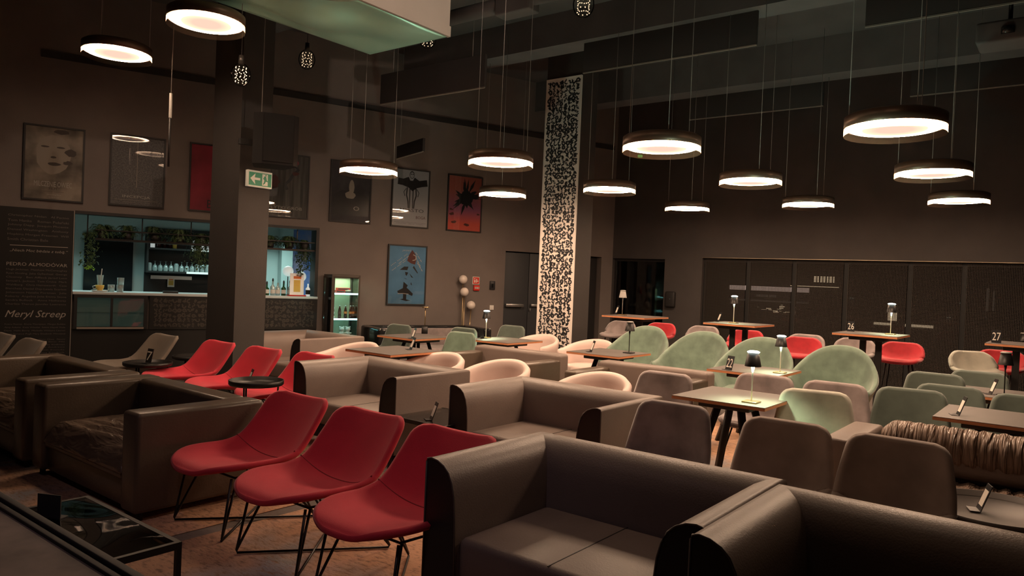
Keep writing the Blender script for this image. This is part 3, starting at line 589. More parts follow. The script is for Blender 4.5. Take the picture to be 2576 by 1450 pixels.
def art8(b, ms, x0, x1, H):
    ms += ['brownink', 'paletext', 'ink']
    def pg(pts, mi): b.add([(u, -.001, v) for u, v in pts], [tuple(range(len(pts)))], mi)
    pg([(.44, .95), (.5, .88), (.52, .78), (.5, .7), (.42, .72), (.35, .76), (.38, .86)], 1); b.ribbon([(.46, .87), (.52, .84), (.5, .78), (.45, .77)], .014, -.0013, 2)
    pg([(.22, .6), (.3, .66), (.38, .66), (.36, .6)], 3); pg([(.48, .68), (.56, .56), (.55, .55), (.46, .65)], 3); pg([(.32, .57), (.38, .56), (.35, .5), (.33, .52)], 3); pg([(.4, .55), (.48, .47), (.44, .48)], 3); pg([(.3, .47), (.38, .44), (.33, .45)], 3); pg([(.44, .4), (.46, .34), (.43, .36)], 3)
    pg([(.3, .4), (.38, .34), (.36, .3), (.4, .27), (.48, .2), (.47, .16), (.36, .2), (.36, .1), (.44, .08), (.36, .07), (.24, .1), (.3, .11), (.3, .19), (.2, .21), (.19, .24), (.29, .29)], 3); b.ribbon([(.2, .195), (.3, .2), (.4, .19)], .01, -.0014, 2)
    b.text('JAWS', .25, .42, .93, .035, -.0015, 2, 0.2)
    for k, (u0, v0, u1, v1) in enumerate(((.06, .66, .36, .88), (.08, .58, .33, .76), (.2, .7, .38, .84), (.5, .9, .62, .74), (.5, .82, .6, .66), (.54, .72, .64, .58))):
        for q in range(13):
            a = q / 13; u = u0 + (u1 - u0) * a; v = v0 + (v1 - v0) * a
            if q % 5 != 4: b.add([(u, -.001, v), (u + .012, -.001, v + .004), (u + .010, -.001, v + .018), (u - .002, -.001, v + .014)], [(0, 1, 2, 3)], 2)
poster(-7.66, 2.37, 'framed poster of a pale grey face, leftmost on the wall', art1, 'p1')
poster(-6.66, 2.38, 'framed dark grey speckled poster with a thin vertical line, second from left', art2, 'p2')
poster(-5.64, 2.385, 'framed red poster half hidden by the left pillar', art3, 'p3')
poster(-4.58, 2.39, 'framed grey striped poster with a pink flower behind the loudspeaker', art4, 'p4')
poster(-3.54, 2.39, 'framed dark portrait poster behind a glowing pendant', art5, 'p5')
poster(-2.48, 2.39, 'framed white poster with a black winged figure', art6, 'p6')
poster(-1.43, 2.39, 'framed red and violet poster with a black feather burst', art7, 'p7')
poster(-2.50, 1.06, 'framed blue poster hanging alone below the others', art8, 'p8', fw=0.72, fh=1.03)

# ------------------------------------------------------------------ menu wall with names
b = MB().box(-9.4, S_OL + 0.0, -0.025, 0.0, 0.05, 2.26, 0); M['menutext'] = mat('menu_print', (0.14, 0.12, 0.11), 0.6); M['menubig'] = mat('menu_print_bright', (0.36, 0.32, 0.29), 0.6)
X0, X1 = -7.80, -7.12; Y_ = -.0265
def para(lines, z, dz, h, x0=X0, x1=X1, mi=1, last=None):
    for i, l in enumerate(lines):
        e = x1 if (last is None or i < len(lines) - 1) else last
        b.text(l, x0, e, z - i * dz, h, Y_, mi)
para(['Christopher Nolan   Al Pacino', 'Tom Hanks    Roman Polański', 'Johnny Depp  Joaquin Phoenix', 'Denzel Washington   Anthony', 'Hopkins Morgan Freeman  Will', 'Smith Christian Bale'], 2.15, .062, .034, last=-7.35)
b.box(X0 + .03, X1, Y_, -.025, 1.755, 1.763, 2); b.text('„Niech Moc będzie z tobą.”', X0 + .03, X1, 1.69, .045, Y_, 2, .2)
b.text('PEDRO ALMODÓVAR', X0, X1, 1.52, .055, Y_, 2)
para(['Hugh Jackman  Matthew McConaughey', 'Ryan Gosling  Jake Gyllenhaal  George', 'Clooney   Ben Affleck Jared Leto', 'Samuel L. Jackson  Tom Cruise  Mark', 'Wahlberg   Chris Hemsworth   Cate', 'Blanchett Daniel Day-Lewis Scarlett', 'Johansson Natalie Portman   Julia', 'Roberts  Angelina Jolie Emma Stone', 'Sandra Bullock    Anne Hathaway', 'Charlize Theron Jennifer Lawrence'], 1.44, .0505, .03)
b.text('Meryl Streep', X0, X1, .845, .12, Y_, 2, .35)
para(['Keanu Reeves  Emma Thompson  Margot Robbie', 'Amy Adams  Kate Winslet  Salma Hayek Viola', 'Davis  Halle Berry  Michelle Williams Lauren', 'Bacall Florence Pugh Mary Elizabeth Winstead'], .72, .043, .024)
for k in range(7): b.text(['Glenn Close   Naomi', 'Kathy Bates  Mila', 'Nicole Kidman', 'Julie Andrews', 'Jane Fonda', 'Anna Kendrick', 'Helen Mirren'][k], -7.42, X1, .52 - k * .036, .018, Y_, 1)
for z0, n in ((2.13, 6), (1.72, 3), (1.36, 10), (.72, 5)): 
    for i in range(n): b.text(['kino i teatr', 'scena dramat', 'reżyser aktor', 'film muzyka'][i % 4], -8.75, -7.92, z0 - i * .055, .03, Y_, 1)
b.box(-8.6, -7.9, Y_, -.025, 1.61, 1.617, 2); b.text('WAJDA 1112', -8.7, -7.95, 1.48, .06, Y_, 2); b.box(S_OL - .012, S_OL - .004, -.03, -.024, .05, 2.26, 2)
o = b.build('name_board', ['brelief', 'menutext', 'menubig'], loc=wp(0), rz=WA); tag(o, 'tall dark board printed with rows of film names beside the bar hatch', 'wall board')

# ------------------------------------------------------------------ bar
BD = 2.3
w = MB(); w.box(-7.55, -7.5, TH, BD, 0, 2.6); w.box(-7.5, -2.6, BD, BD + .1, 0, 2.6); w.box(-2.6, -2.55, TH, BD, 0, 2.6); w.box(-7.55, -2.55, TH, BD + .1, 2.6, 2.65)
struct(w.build('wall_bar', 'barwall', loc=wp(0), rz=WA)); struct(MB().box(-7.55, -2.55, TH, BD, -.02, 0.01).build('floor_bar', 'black', loc=wp(0), rz=WA))
struct(MB().box(-6.85, -6.14, BD - .08, BD, 0.0, 2.05).build('door_3', 'blackgloss', loc=wp(0), rz=WA))
def bar_light(s, d, z, watts, size, col=(0.62, 1.0, 0.93), nm='bar_light'):
    o = thing('ceiling_light', 'cool white ceiling light inside the bar ' + ('over the right end' if s > -5 else 'over the counter' if s < -6 else 'before the bottle shelves'), 'ceiling light', wp(s, d, z), WA, 'ceiling lights inside the bar')
    MB().rbox(-size / 2 - .02, size / 2 + .02, -.08, .08, 0, .05, .01).build('fixture', 'white', o)
    ld = bpy.data.lights.new('tube', 'AREA'); ld.shape = 'RECTANGLE'; ld.size = size; ld.size_y = .12; ld.energy = watts; ld.color = col; ld.spread = R(125)
    l = bpy.data.objects.new('tube', ld); COL.objects.link(l); l.parent = o; l.location = (0, 0, -.01)
bar_light(-6.6, 0.9, 2.5, BAR_W * .6, .8); bar_light(-4.0, 1.3, 2.5, BAR_W, .9)
bar_light(-5.3, 1.35, 2.3, 9, .9, nm='x')
# hatch frame
f = MB(); f.box(S_OR - .05, S_OR, -.012, TH, 1.17, 2.27); f.box(S_OL, S_OR - .05, -.012, TH, 2.23, 2.27); struct(f.build('trim_8', 'black', loc=wp(0), rz=WA))
# bar front: display case and doodle front
b = MB().box(-6.10, S_OR, -.035, .02, .65, 1.13, 0); b.box(S_OL, S_OR, -.02, .02, 0.0, .65, 0); doodle(b, -6.05, S_OR - .05, .68, 1.10, .062, .017, -.0365, 1, random.Random(11))
o = thing('bar', 'bar with pale stone top over a dark front carved in doodle pattern', 'bar', wp(0), WA); b.build('front_panel', ['brelief', 'drelief'], o); ct = MB().rbox(S_OL, S_OR, -.05, .5, 1.13, 1.17, .008).build('counter_top', 'counter', o)
o = thing('display_fridge', 'low glass display case set into the bar front at its left end', 'fridge', wp(-7.03, -.06, .66), WA)
f = MB(); W_ = .9
f.box(0, .04, 0, .06, 0, .47); f.box(W_ - .04, W_, 0, .06, 0, .47); f.box(.04, W_ - .04, 0, .06, .43, .47); f.box(.04, W_ - .04, 0, .06, 0, .03); f.box(.44, .47, 0, .06, .03, .43); f.build('frame', 'black', o)
M['fridgein'] = mat('fridge_inside', (0.12, 0.16, 0.14), 0.6, emit=(0.5, 0.9, 0.8), es=0.02)
MB().box(.04, W_ - .04, .05, .058, .03, .43).build('back_panel', 'fridgein', o); MB().box(.04, W_ - .04, .01, .045, .22, .23).build('shelf', 'glass', o)
MB().box(.04, W_ - .04, -.01, .0, .0, .025).build('sill', 'trimlit', o)
for x in (.04, .47): MB().box(x, x + .39, .002, .006, .03, .43).build('door', 'glass', o)
# shelves behind the bar
def bottle(b, x, y, z, h=.28, r=.035, mi=0, n=14): b.lathe([(.001, 0), (r, 0), (r, h * .6), (r * .35, h * .75), (r * .35, h), (.001, h)], n, mi, (x, y, z))
o = thing('bar_shelf', 'black wall shelves holding upturned glasses behind the bar', 'shelf', wp(-5.96, BD - .02, 0), WA)
MB().box(0, 1.35, -.33, 0, 1.44, 1.47).build('lower_shelf', 'black', o); MB().box(0, 1.35, -.33, 0, 1.83, 1.86).build('upper_shelf', 'black', o); MB().box(0, 1.35, -.02, 0, .9, 2.2).build('back_panel', 'black', o); MB().box(0, .03, -.33, -.02, 1.47, 2.2).build('side_panel', 'black', o)
MB().box(.62, 1.35, -.34, -.33, 1.44, 1.475).build('edge_strip', 'foam', o); MB().box(.7, 1.35, -.34, -.33, 1.83, 1.862).build('edge_strip', 'foam', o)
o = tag(MB().box(.1, .75, -.05, -.025, 1.33, 1.39).build('wall_rail', 'steel', loc=wp(-5.96, BD - .02, 0), rz=WA), 'grey metal rail under the glass shelf behind the bar', 'rail')
def notice(s, d, z, w_, h_, lb):
    b = MB().box(0, w_, -.004, 0, 0, h_, 0); b.box(w_ * .15, w_ * .85, -.006, -.004, h_ * .2, h_ * .75, 1); b.box(w_ * .2, w_ * .8, -.006, -.004, h_ * .8, h_ * .92, 2)
    for k in range(6): b.box(w_ * .2, w_ * (.8 if k % 2 else .7), -.008, -.006, h_ * (.26 + k * .08), h_ * (.275 + k * .08), 3)
    tag(b.build('price_notice', ['white', 'yellow', 'orange', 'brownink'], loc=wp(s, d, z), rz=WA), lb, 'notice')
notice(-5.6, BD - .10, 1.2, .11, .15, 'small yellow notice hanging from the rail behind the bar')
gl = None; rn = random.Random(4)
for k in range(15):
    x = -5.9 + k * .083; tall = k in (1, 2, 3, 4, 6, 7, 8, 14)
    lb = ['squat glass at the far left of the lower bar shelf', 'first stemmed glass from the left on the bar shelf', 'second stemmed glass from the left on the bar shelf', 'third stemmed glass from the left on the bar shelf', 'fourth stemmed glass from the left on the bar shelf', 'tumbler between the two groups of stemmed glasses on the shelf', 'leftmost of the three middle stemmed glasses on the shelf', 'centre one of the three middle stemmed glasses on the shelf', 'rightmost of the three middle stemmed glasses on the shelf', 'first tumbler right of the middle stemmed glasses', 'second tumbler right of the middle stemmed glasses', 'third tumbler right of the middle stemmed glasses', 'fourth tumbler right of the middle stemmed glasses', 'tumbler left of the last stemmed glass on the shelf', 'stemmed glass at the right end of the shelf by the pillar'][k]
    pr2 = [(.034, 0), (.04, .04), (.03, .09), (.004, .11), (.004, .16), (.034, .165)] if tall else [(.036, 0), (.036, .11), (.026, .135), (.001, .14)]
    o = MB().lathe(pr2, 14).build('wine_glass' if tall else 'tumbler', 'barglass', loc=wp(x, BD - .22, 1.471), rz=0); tag(o, lb, 'glass', 'stemmed glasses on the bar shelf' if tall else 'tumblers on the bar shelf')
for k, (x, c, h) in enumerate([(-5.86, 'foam', .13), (-5.76, 'cola', .17), (-5.68, 'cola', .2), (-5.60, 'cola', .2), (-5.52, 'yellow', .15), (-5.22, 'foam', .16), (-5.08, 'foam', .15), (-4.97, 'foam', .15)]):
    b = MB(); bottle(b, 0, 0, 0, h, .035); o = b.build('bottle', c, loc=wp(x, BD - .2, 1.861)); tag(o, ['pale bottle at the left end of the upper bar shelf', 'dark bottle second on the upper bar shelf', 'dark bottle third on the upper bar shelf', 'dark bottle fourth on the upper bar shelf', 'small bottle with yellow content on the upper bar shelf', 'white jar with an orange band on the upper bar shelf', 'white jar in the middle of the lit upper bar shelf', 'white jar at the right end of the upper bar shelf'][k], 'bottle')
    if k == 5: MB().lathe([(.037, 0.07), (.037, .1)], 14).build('label_band', 'orange', o)
# things on the counter
CT = 1.171
o = thing('drink_cup', 'tea cup on a saucer with a tall straw glass at the counter left end', 'cup', wp(-6.72, .12, CT), WA)
MB().lathe([(.001, 0), (.09, .0), (.11, .02), (.001, .012)], 24).build('saucer', 'white', o); MB().lathe([(.03, .012), (.05, .05), (.055, .09), (.05, .09), (.03, .02)], 20).build('cup', 'yellow', o); MB().tube([(-.055, 0, .08), (-.09, 0, .07), (-.08, 0, .04), (-.045, 0, .04)], .007, 6).build('handle', 'white', o)
MB().lathe([(.03, .09), (.045, .23)], 18).build('glass_cylinder', 'barglass', o); MB().tube([(0, 0, .08), (.02, 0, .32)], .006, 6).build('straw', 'white', o)
for k, (x, h, lb) in enumerate([(-6.58, .1, 'short clear tumbler right of the tea cup on the counter'), (-6.47, .1, 'short clear tumbler beside the stacked one on the counter'), (-6.465, .1, 'clear tumbler stacked upside down on another at the counter')]):
    tag(MB().lathe([(.001, 0), (.042, 0), (.046, h), (.042, h), (.038, .01), (.001, .01)], 18).build('tumbler', 'barglass', loc=wp(x, .12 if k < 2 else .12, CT + (.101 if k == 2 else 0))), lb, 'glass')
tag(MB().rbox(0, .2, -.05, .05, 0, .03, .004).build('card_terminal', 'black', loc=wp(-5.92, .08, CT), rz=WA), 'flat black tray on the counter left of the white boxes', 'tray')
o = thing('napkin_box', 'white carton of napkins on the counter by the left pillar', 'box', wp(-5.0, .1, CT), WA); MB().rbox(-.08, .08, -.06, .06, 0, .1, .004).build('carton', 'white', o); MB().rbox(-.05, .05, -.03, .03, .1, .125, .003).build('napkins', 'white', o)
tag(MB().lathe([(.001, 0), (.035, 0), (.045, .13), (.04, .13), (.03, .005)], 18).build('paper_cup', 'white', loc=wp(-4.85, .06, CT)), 'white paper cup right of the napkin carton on the counter', 'cup')
tag(MB().lathe([(.001, 0), (.04, 0), (.042, .18), (.001, .18)], 18).build('cup_stack', 'white', loc=wp(-4.93, .25, CT)), 'stack of white lids behind the paper cup on the counter', 'cups')
bl = [(-4.42, 'greenglass', .17), (-4.33, 'barglass', .22), (-4.25, 'barglass', .2), (-4.16, 'greenglass', .19), (-4.06, 'barglass', .2), (-4.52, 'barglass', .2), (-4.60, 'foam', .1)]
bn = ['squat green bottle with pale label on the counter', 'clear bottle with black pourer right of the squat green one', 'clear slim bottle in the middle of the counter bottles', 'green bottle with dark red neck on the counter', 'clear bottle next to the white menu stand', 'clear bottle left of the squat green one on the counter', 'pale jar at the left end of the counter bottles']
for k, (x, c, h) in enumerate(bl):
    o = thing('liquor_bottle', bn[k], 'bottle', wp(x, .2, CT), WA, None); b = MB(); bottle(b, 0, 0, 0, h, .038); b.build('body', c, o)
    if k not in (2, 6): MB().lathe([(.014, h), (.014, h + .03), (.004, h + .05), (.001, h + .05)], 10).build('pourer', 'black', o)
    MB().lathe([(.0385, .03), (.0385, .09)], 14).build('label', 'white', o)
for k, (x, lb) in enumerate([(-4.83, 'dark bottle standing right beside the left pillar on the counter'), (-4.72, 'dark bottle with red label by the left pillar')]):
    o = thing('liquor_bottle', lb, 'bottle', wp(x, .2, CT), WA); b = MB(); bottle(b, 0, 0, 0, .27, .035); b.build('body', 'cola', o); MB().lathe([(.0355, .04), (.0355, .1)], 14).build('label', 'redsign' if k else 'white', o)
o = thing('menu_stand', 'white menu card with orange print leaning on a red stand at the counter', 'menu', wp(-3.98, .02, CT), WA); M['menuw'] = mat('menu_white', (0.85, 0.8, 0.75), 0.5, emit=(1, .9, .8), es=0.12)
b = MB().add([(-.13, 0, .01), (.09, 0, .01), (.12, .12, .36), (-.10, .12, .36), (-.13, .012, .01), (.09, .012, .01), (.12, .132, .36), (-.10, .132, .36)], [(0, 1, 2, 3), (7, 6, 5, 4), (0, 4, 5, 1), (1, 5, 6, 2), (2, 6, 7, 3), (3, 7, 4, 0)]); b.build('card', 'menuw', o)
def sl(u0, u1, v0, v1, mi, b): b.add([(-.13 + .03 * v + .22 * u, -.004 + .12 * v, .01 + .35 * v) for u, v in ((u0, v0), (u1, v0), (u1, v1), (u0, v1))], [(0, 1, 2, 3)], mi)
b = MB(); sl(.27, .75, .16, .7, 0, b); sl(.25, .8, .75, .87, 1, b); sl(.42, .62, .89, .93, 1, b)
for k in range(8): sl(.32, .7 - .05 * (k % 3), .2 + k * .062, .21 + k * .062, 1, b)
b.build('print', ['yellow', 'orange'], o); MB().rbox(-.15, .12, -.04, .1, 0, .02, .004).build('stand', 'redsign', o)
for k, (s_, z, r_, lb) in enumerate([(-4.05, 1.56, .085, 'white globe lamp behind the menu card on the counter'), (-3.84, 1.48, .085, 'white globe lamp right of the menu card in the hatch')]):
    o = thing('globe_lamp', lb, 'lamp', wp(s_, .38, CT), WA); MB().sphere((0, 0, z - CT), r_).build('globe', 'foam', o); MB().tube([(0, 0, .01), (0, 0, z - CT - r_)], .008, 8).build('stem', 'blackmetal', o); MB().lathe([(.001, 0), (.06, 0), (.06, .012), (.001, .012)], 20).build('base', 'blackmetal', o)
o = thing('liquor_bottle', 'small bottle with red and white stripes at the right end of the counter', 'bottle', wp(-3.80, .1, CT), WA); b = MB(); bottle(b, 0, 0, 0, .2, .035); b.build('body', 'foam', o); MB().lathe([(.0355, .03), (.0355, .1)], 14).build('label', 'ink', o)
# column and blue mural at the right end of the bar
struct(MB().box(-3.72, -3.52, BD - .25, BD, 0, 2.6).build('trim_9', 'barwall', loc=wp(0), rz=WA))
o = MB().box(-3.5, -3.0, BD - .03, BD - .005, .8, 2.45).build('blue_mural', 'barblue', loc=wp(0), rz=WA); tag(o, 'blue and pink mural panel glimpsed at the right end of the bar', 'mural')
# planter rail with ferns
def fern(s, z, n, L, lb, drop=0.0, seed=1, d=0.135):
    rn = random.Random(seed); o = thing('potted_fern', lb, 'plant', wp(s, d, z), WA, 'ferns hanging over the bar hatch')
    MB().lathe([(.001, 0), (.055, 0), (.075, .12), (.06, .12), (.001, .1)], 16).build('pot', 'black', o); b = MB()
    for k in range(n):
        a = rn.uniform(0, 2 * PI); ln = L * rn.uniform(.6, 1.2); up = rn.uniform(.02, .14); pts = []
        for q in range(8):
            t = q / 7; pts.append(Vector((math.cos(a) * ln * t * .75, math.sin(a) * ln * t * .35, .11 + up * math.sin(t * 2.4) - (drop * rn.uniform(.9, 1.1) + .06) * t * t)))
        for q in range(7):
            p0, p1 = pts[q], pts[q + 1]; dd = (p1 - p0).normalized(); sd = dd.cross(Vector((0, 0, 1))); sd = sd.normalized() if sd.length > .01 else Vector((1, 0, 0)); ll = .06 * (1 - q / 9)
            for sg in (-1, 1):
                for h_ in (0, .5):
                    c = p0.lerp(p1, h_); tip = c + sd * sg * ll + dd * .02 + Vector((0, 0, rn.uniform(-.02, .01))); b.add([c - dd * .007, c + dd * .007, tip], [(0, 1, 2)])
            b.add([p0 + sd * .0025, p0 - sd * .0025, p1 - sd * .0025, p1 + sd * .0025], [(0, 1, 2, 3)])
    b.build('fronds', 'fern', o); return o
o = thing('planter_rail', 'black metal planter rail hung across the top of the bar hatch', 'planter', wp(0, 0, 0), WA); b = MB()
for z in (1.90, 2.02): b.box(S_OL + .25, S_OR - .05, .03, .05, z, z + .015); b.box(S_OL + .25, S_OR - .05, .22, .24, z, z + .015)
b.box(S_OL + .25, S_OR - .05, .03, .24, 1.885, 1.9); b.build('rail', 'blackmetal', o); b = MB()
for x in (-6.9, -6.22, -5.57, -4.75, -4.0): MB().box(x, x + .015, .13, .145, 1.9, 2.24).build('hanger', 'blackmetal', o)
for k, (s_, n, L, dr, lb) in enumerate([(-6.72, 46, .3, .05, 'fern at the far left of the hatch planter'), (-6.40, 30, .22, .03, 'fern second from left over the hatch'), (-6.05, 30, .2, .02, 'fern third from left over the hatch'), (-5.72, 50, .32, .08, 'spreading fern above the upper bottles'), (-5.42, 50, .3, .3, 'trailing fern in the middle of the hatch planter'), (-5.05, 46, .3, .1, 'fern left of the left pillar over the hatch'), (-4.42, 44, .25, .04, 'fern just right of the left pillar over the hatch'), (-4.12, 44, .25, .05, 'fern above the menu card in the hatch'), (-3.88, 34, .2, .3, 'trailing fern at the right end of the hatch')]): fern(s_, 1.901, int(n * 1.5), L * 1.1, lb, dr, 20 + k)
def vine(s, z0, z1, lb, wd=.07, n=150, mt='fern', d=.1):
    rn = random.Random(int(-s * 100)); b = MB()
    for k in range(n):
        z = rn.uniform(z1, z0); x = rn.gauss(0, wd * .5); y = rn.gauss(0, .03); a = rn.uniform(0, 6.28); l = rn.uniform(.02, .045)
        b.add([(x, y, z), (x + l * math.cos(a), y + .01, z - l * .4), (x + l * math.cos(a + .5) * .8, y - .01, z - l)], [(0, 1, 2)])
    b.tube([(0, 0, z0), (.01, 0, (z0 + z1) / 2), (0, 0, z1)], .004, 5); o = b.build('trailing_vine', mt, loc=wp(s, d, 0), rz=WA); tag(o, lb, 'plant')
vine(-6.85, 2.0, 1.52, 'dark trailing vine hanging at the left end of the hatch', .1, 260); vine(-6.84, 1.54, 1.49, 'bright lime leaf tip at the end of the left vine', .06, 22, 'lime', .06); vine(-5.45, 1.9, 1.55, 'dark trailing vine hanging before the glass shelf', .13, 200); vine(-3.93, 1.9, 1.50, 'thin trailing vine before the blue mural', .06, 130); vine(-3.82, 1.9, 1.60, 'short trailing vine at the right hatch edge', .05, 90)

# ------------------------------------------------------------------ lit vitrine
VW, VDp, VH = .46, .40, 1.54
o = thing('display_cabinet', 'glass cabinet with glowing cyan shelves against the poster wall', 'cabinet', wp(-3.59, -.45, 0), WA)
f = MB(); t = .028
for x in (0, VW - t):
    for y in (0, VDp - t): f.box(x, x + t, y, y + t, 0, VH)
f.rbox(0, VW, 0, VDp, VH - .05, VH, .01); f.rbox(0, VW, 0, VDp, 0, .12, .01); f.box(t, t + .02, 0, .02, .12, VH - .05)
M['vitframe'] = mat('vitrine_frame', (0.07, 0.055, 0.045), 0.45); f.build('frame', 'vitframe', o)
MB().box(t, VW - t, VDp - .012, VDp - .002, .12, VH - .05).build('back_panel', 'vitback', o)
MB().box(t + .02, VW - t, .004, .009, .12, VH - .05).build('door', 'glass', o); MB().box(.004, .009, t, VDp - t, .12, VH - .05).build('side_glass', 'glass', o); MB().box(VW - .009, VW - .004, t, VDp - t, .12, VH - .05).build('side_glass', 'glass', o)
MB().box(.012, VW - .012, .012, VDp - .014, .542, .549).build('shelf', 'glass', o)
for z in (.84, 1.24): MB().box(.012, VW - .012, .012, VDp - .014, z, z + .008).build('shelf', 'glass', o); q = MB(); q.box(.012, VW - .012, .012, .022, z - .012, z + .012); q.box(.012, .022, .03, VDp - .014, z - .012, z + .012); q.build('light_strip', 'cyanstrip', o)
ld = bpy.data.lights.new('glow', 'AREA'); ld.shape = 'RECTANGLE'; ld.size = .36; ld.size_y = .3; ld.energy = 4.0; ld.color = (0.75, 1, 0.72); l = bpy.data.objects.new('glow', ld); COL.objects.link(l); l.parent = o; l.location = (VW / 2, VDp / 2, VH - .06)
def vt(x, y, z): return wp(-3.59 + x, -.45 + y, z)
for k, (x, y, z, w_, h_, c, lb) in enumerate([(.12, .12, 1.249, .15, .045, 'redsign', 'lower red book on the top cabinet shelf'), (.268, .12, 1.249, .10, .03, 'ink', 'dark book beside the red ones on the top cabinet shelf'), (.14, .12, 1.2955, .2, .035, 'redsign', 'upper red book lying on the other two in the cabinet')]):
    b = MB().box(0, w_ - .01 if k != 2 else w_, 0, .12, 0, h_, 0); b.box(.004, w_ - .02, -.001, .001, h_ * .2, h_ * .8, 1); tag(b.build('book', [c, 'brownink'], loc=vt(x, y, z), rz=WA), lb, 'book')
for k, x in enumerate((.19, .30, .37, .425)):
    o = thing('cola_bottle', ['dark soda bottle apart from the others on the middle cabinet shelf', 'leftmost of the three soda bottles standing close together in the cabinet', 'middle of the three soda bottles standing close together in the cabinet', 'soda bottle nearest the right cabinet side'][k], 'bottle', vt(x - .0, .15 + .04 * (k % 2), .849), WA, 'soda bottles on the middle cabinet shelf')
    MB().lathe([(.001, 0), (.024, 0), (.026, .04), (.021, .07), (.026, .1), (.02, .14), (.010, .17), (.010, .195), (.001, .195)], 14).build('body', 'cola', o); MB().lathe([(.0265, .07), (.0265, .105)], 14).build('label', 'orange' if k else 'brownink', o); MB().lathe([(.011, .19), (.011, .203), (.001, .203)], 10).build('cap', 'steel', o)
o = thing('toy_figure', 'thin black and white toy tower on the middle cabinet shelf', 'toy', vt(.07, .1, .849), WA); [MB().sphere((.004 * (-1) ** k, 0, .02 + k * .035), .02, n=12).build('ball', 'ink' if k % 2 else 'white', o) for k in range(5)]; MB().tube([(0, 0, 0), (0, 0, .18)], .003, 6).build('rod', 'steel', o)
for k, (x, lb) in enumerate([(.24, 'white toy bear sitting left on the lower cabinet shelf'), (.34, 'cream toy bear sitting right on the lower cabinet shelf')]):
    o = thing('toy_bear', lb, 'toy', vt(x, .16, .562), WA); MB().sphere((0, 0, .04), .042, n=16).build('body', 'white', o)
    h = MB(); h.sphere((0, -.005, .11), .04, n=16); h.sphere((-.032, 0, .145), .014, n=10); h.sphere((.032, 0, .145), .014, n=10); h.build('head', 'white', o); h = MB(); [h.sphere((u, -.03, v), .014, n=8) for u, v in ((-.03, .01), (.03, .01), (-.04, .05), (.04, .05))]; h.build('limbs', 'cream', o)

# ------------------------------------------------------------------ wall fittings
o = thing('fire_sign', 'small red and white fire sign above the alarm button', 'sign', wp(-.85, -.006, 1.46), WA); MB().box(0, .14, -.006, .005, 0, .135).build('plate', 'digit', o); b = MB().box(.01, .13, -.009, -.006, .01, .125, 0); b.box(.03, .055, -.011, -.009, .03, .08, 1); b.box(.07, .09, -.011, -.009, .03, .1, 1); b.box(.07, .115, -.011, -.009, .05, .065, 1); b.box(.03, .05, -.011, -.009, .09, .11, 1); b.build('pictogram', ['redsign', 'digit'], o)
o = thing('fire_alarm', 'red fire alarm call point below the fire sign', 'alarm', wp(-.83, -.04, 1.345), WA); MB().rbox(0, .115, 0, .04, 0, .10, .006).build('housing', 'redsign', o); b = MB().box(.015, .1, -.003, 0, .035, .065, 0); [b.box(.02 + k * .02, .03 + k * .02, -.004, -.003, .04, .06, 1) for k in range(4)]; b.build('button_plate', ['digit', 'ink'], o)
o = thing('card_reader', 'black card reader on the wall left of the double door', 'reader', wp(-.49, -.025, 1.37), WA); MB().rbox(0, .11, 0, .025, 0, .16, .008).build('housing', 'ink', o); MB().box(.03, .07, -.002, 0, .04, .11).build('touch_panel', 'blackgloss', o)
o = thing('light_switch', 'white light switch near the double door', 'switch', wp(-.47, -.012, 1.0), WA); MB().rbox(0, .085, 0, .012, 0, .085, .003).build('plate', 'white', o); MB().rbox(.015, .07, -.006, 0, .015, .07, .002).build('rocker', 'white', o)
o = thing('wall_speaker', 'small black rounded box on the window wall between dark pane and blinds', 'box', vp(1.24, -.09, 1.17), G); MB().rbox(0, .2, 0, .09, 0, .30, .03).build('housing', 'black', o); MB().box(.1, .115, -.002, 0, .15, .165).build('indicator', 'steel', o)
p = at(2207, 222, 3.9); o = thing('ceiling_sensor', 'small grey box near the ceiling above the largest pendant', 'sensor', (*vp(4.9, -.1, 4.35)[:2], 4.35), G); MB().rbox(-.11, .11, 0, .1, 0, .13, .01).build('housing', 'cable', o); q = MB(); [q.box(x, x + .03, .0, .03, .13, .16) for x in (-.08, -.01, .06)]; q.build('clips', 'cable', o)
tag(MB().rbox(-.04, .04, 0, .06, 0, .05, .005).build('status_light', mat('green_led', (0.1, 0.2, 0.1), 0.5, emit=(0.3, 1, 0.2), es=.25), loc=vp(.55, -.07, 4.1), rz=G), 'tiny green light high on the window wall', 'light')
# floor lamp with three globes
o = thing('floor_lamp', 'floor lamp of three white globes on brass stems beside the fire sign', 'lamp', wp(-1.04, -.13, 0), WA)
MB().lathe([(.001, 0), (.1, 0), (.1, .02), (.001, .02)], 28).build('base', 'brass', o)
for x, y, z in ((-.07, 0, 1.54), (-.05, -.03, 1.32), (.10, -.02, 1.085)):
    MB().tube([(x * .6, y, .02), (x, y, z - .07)], .009, 8).build('stem', 'brass', o); MB().sphere((x, y, z), .078).build('globe', 'globe', o)

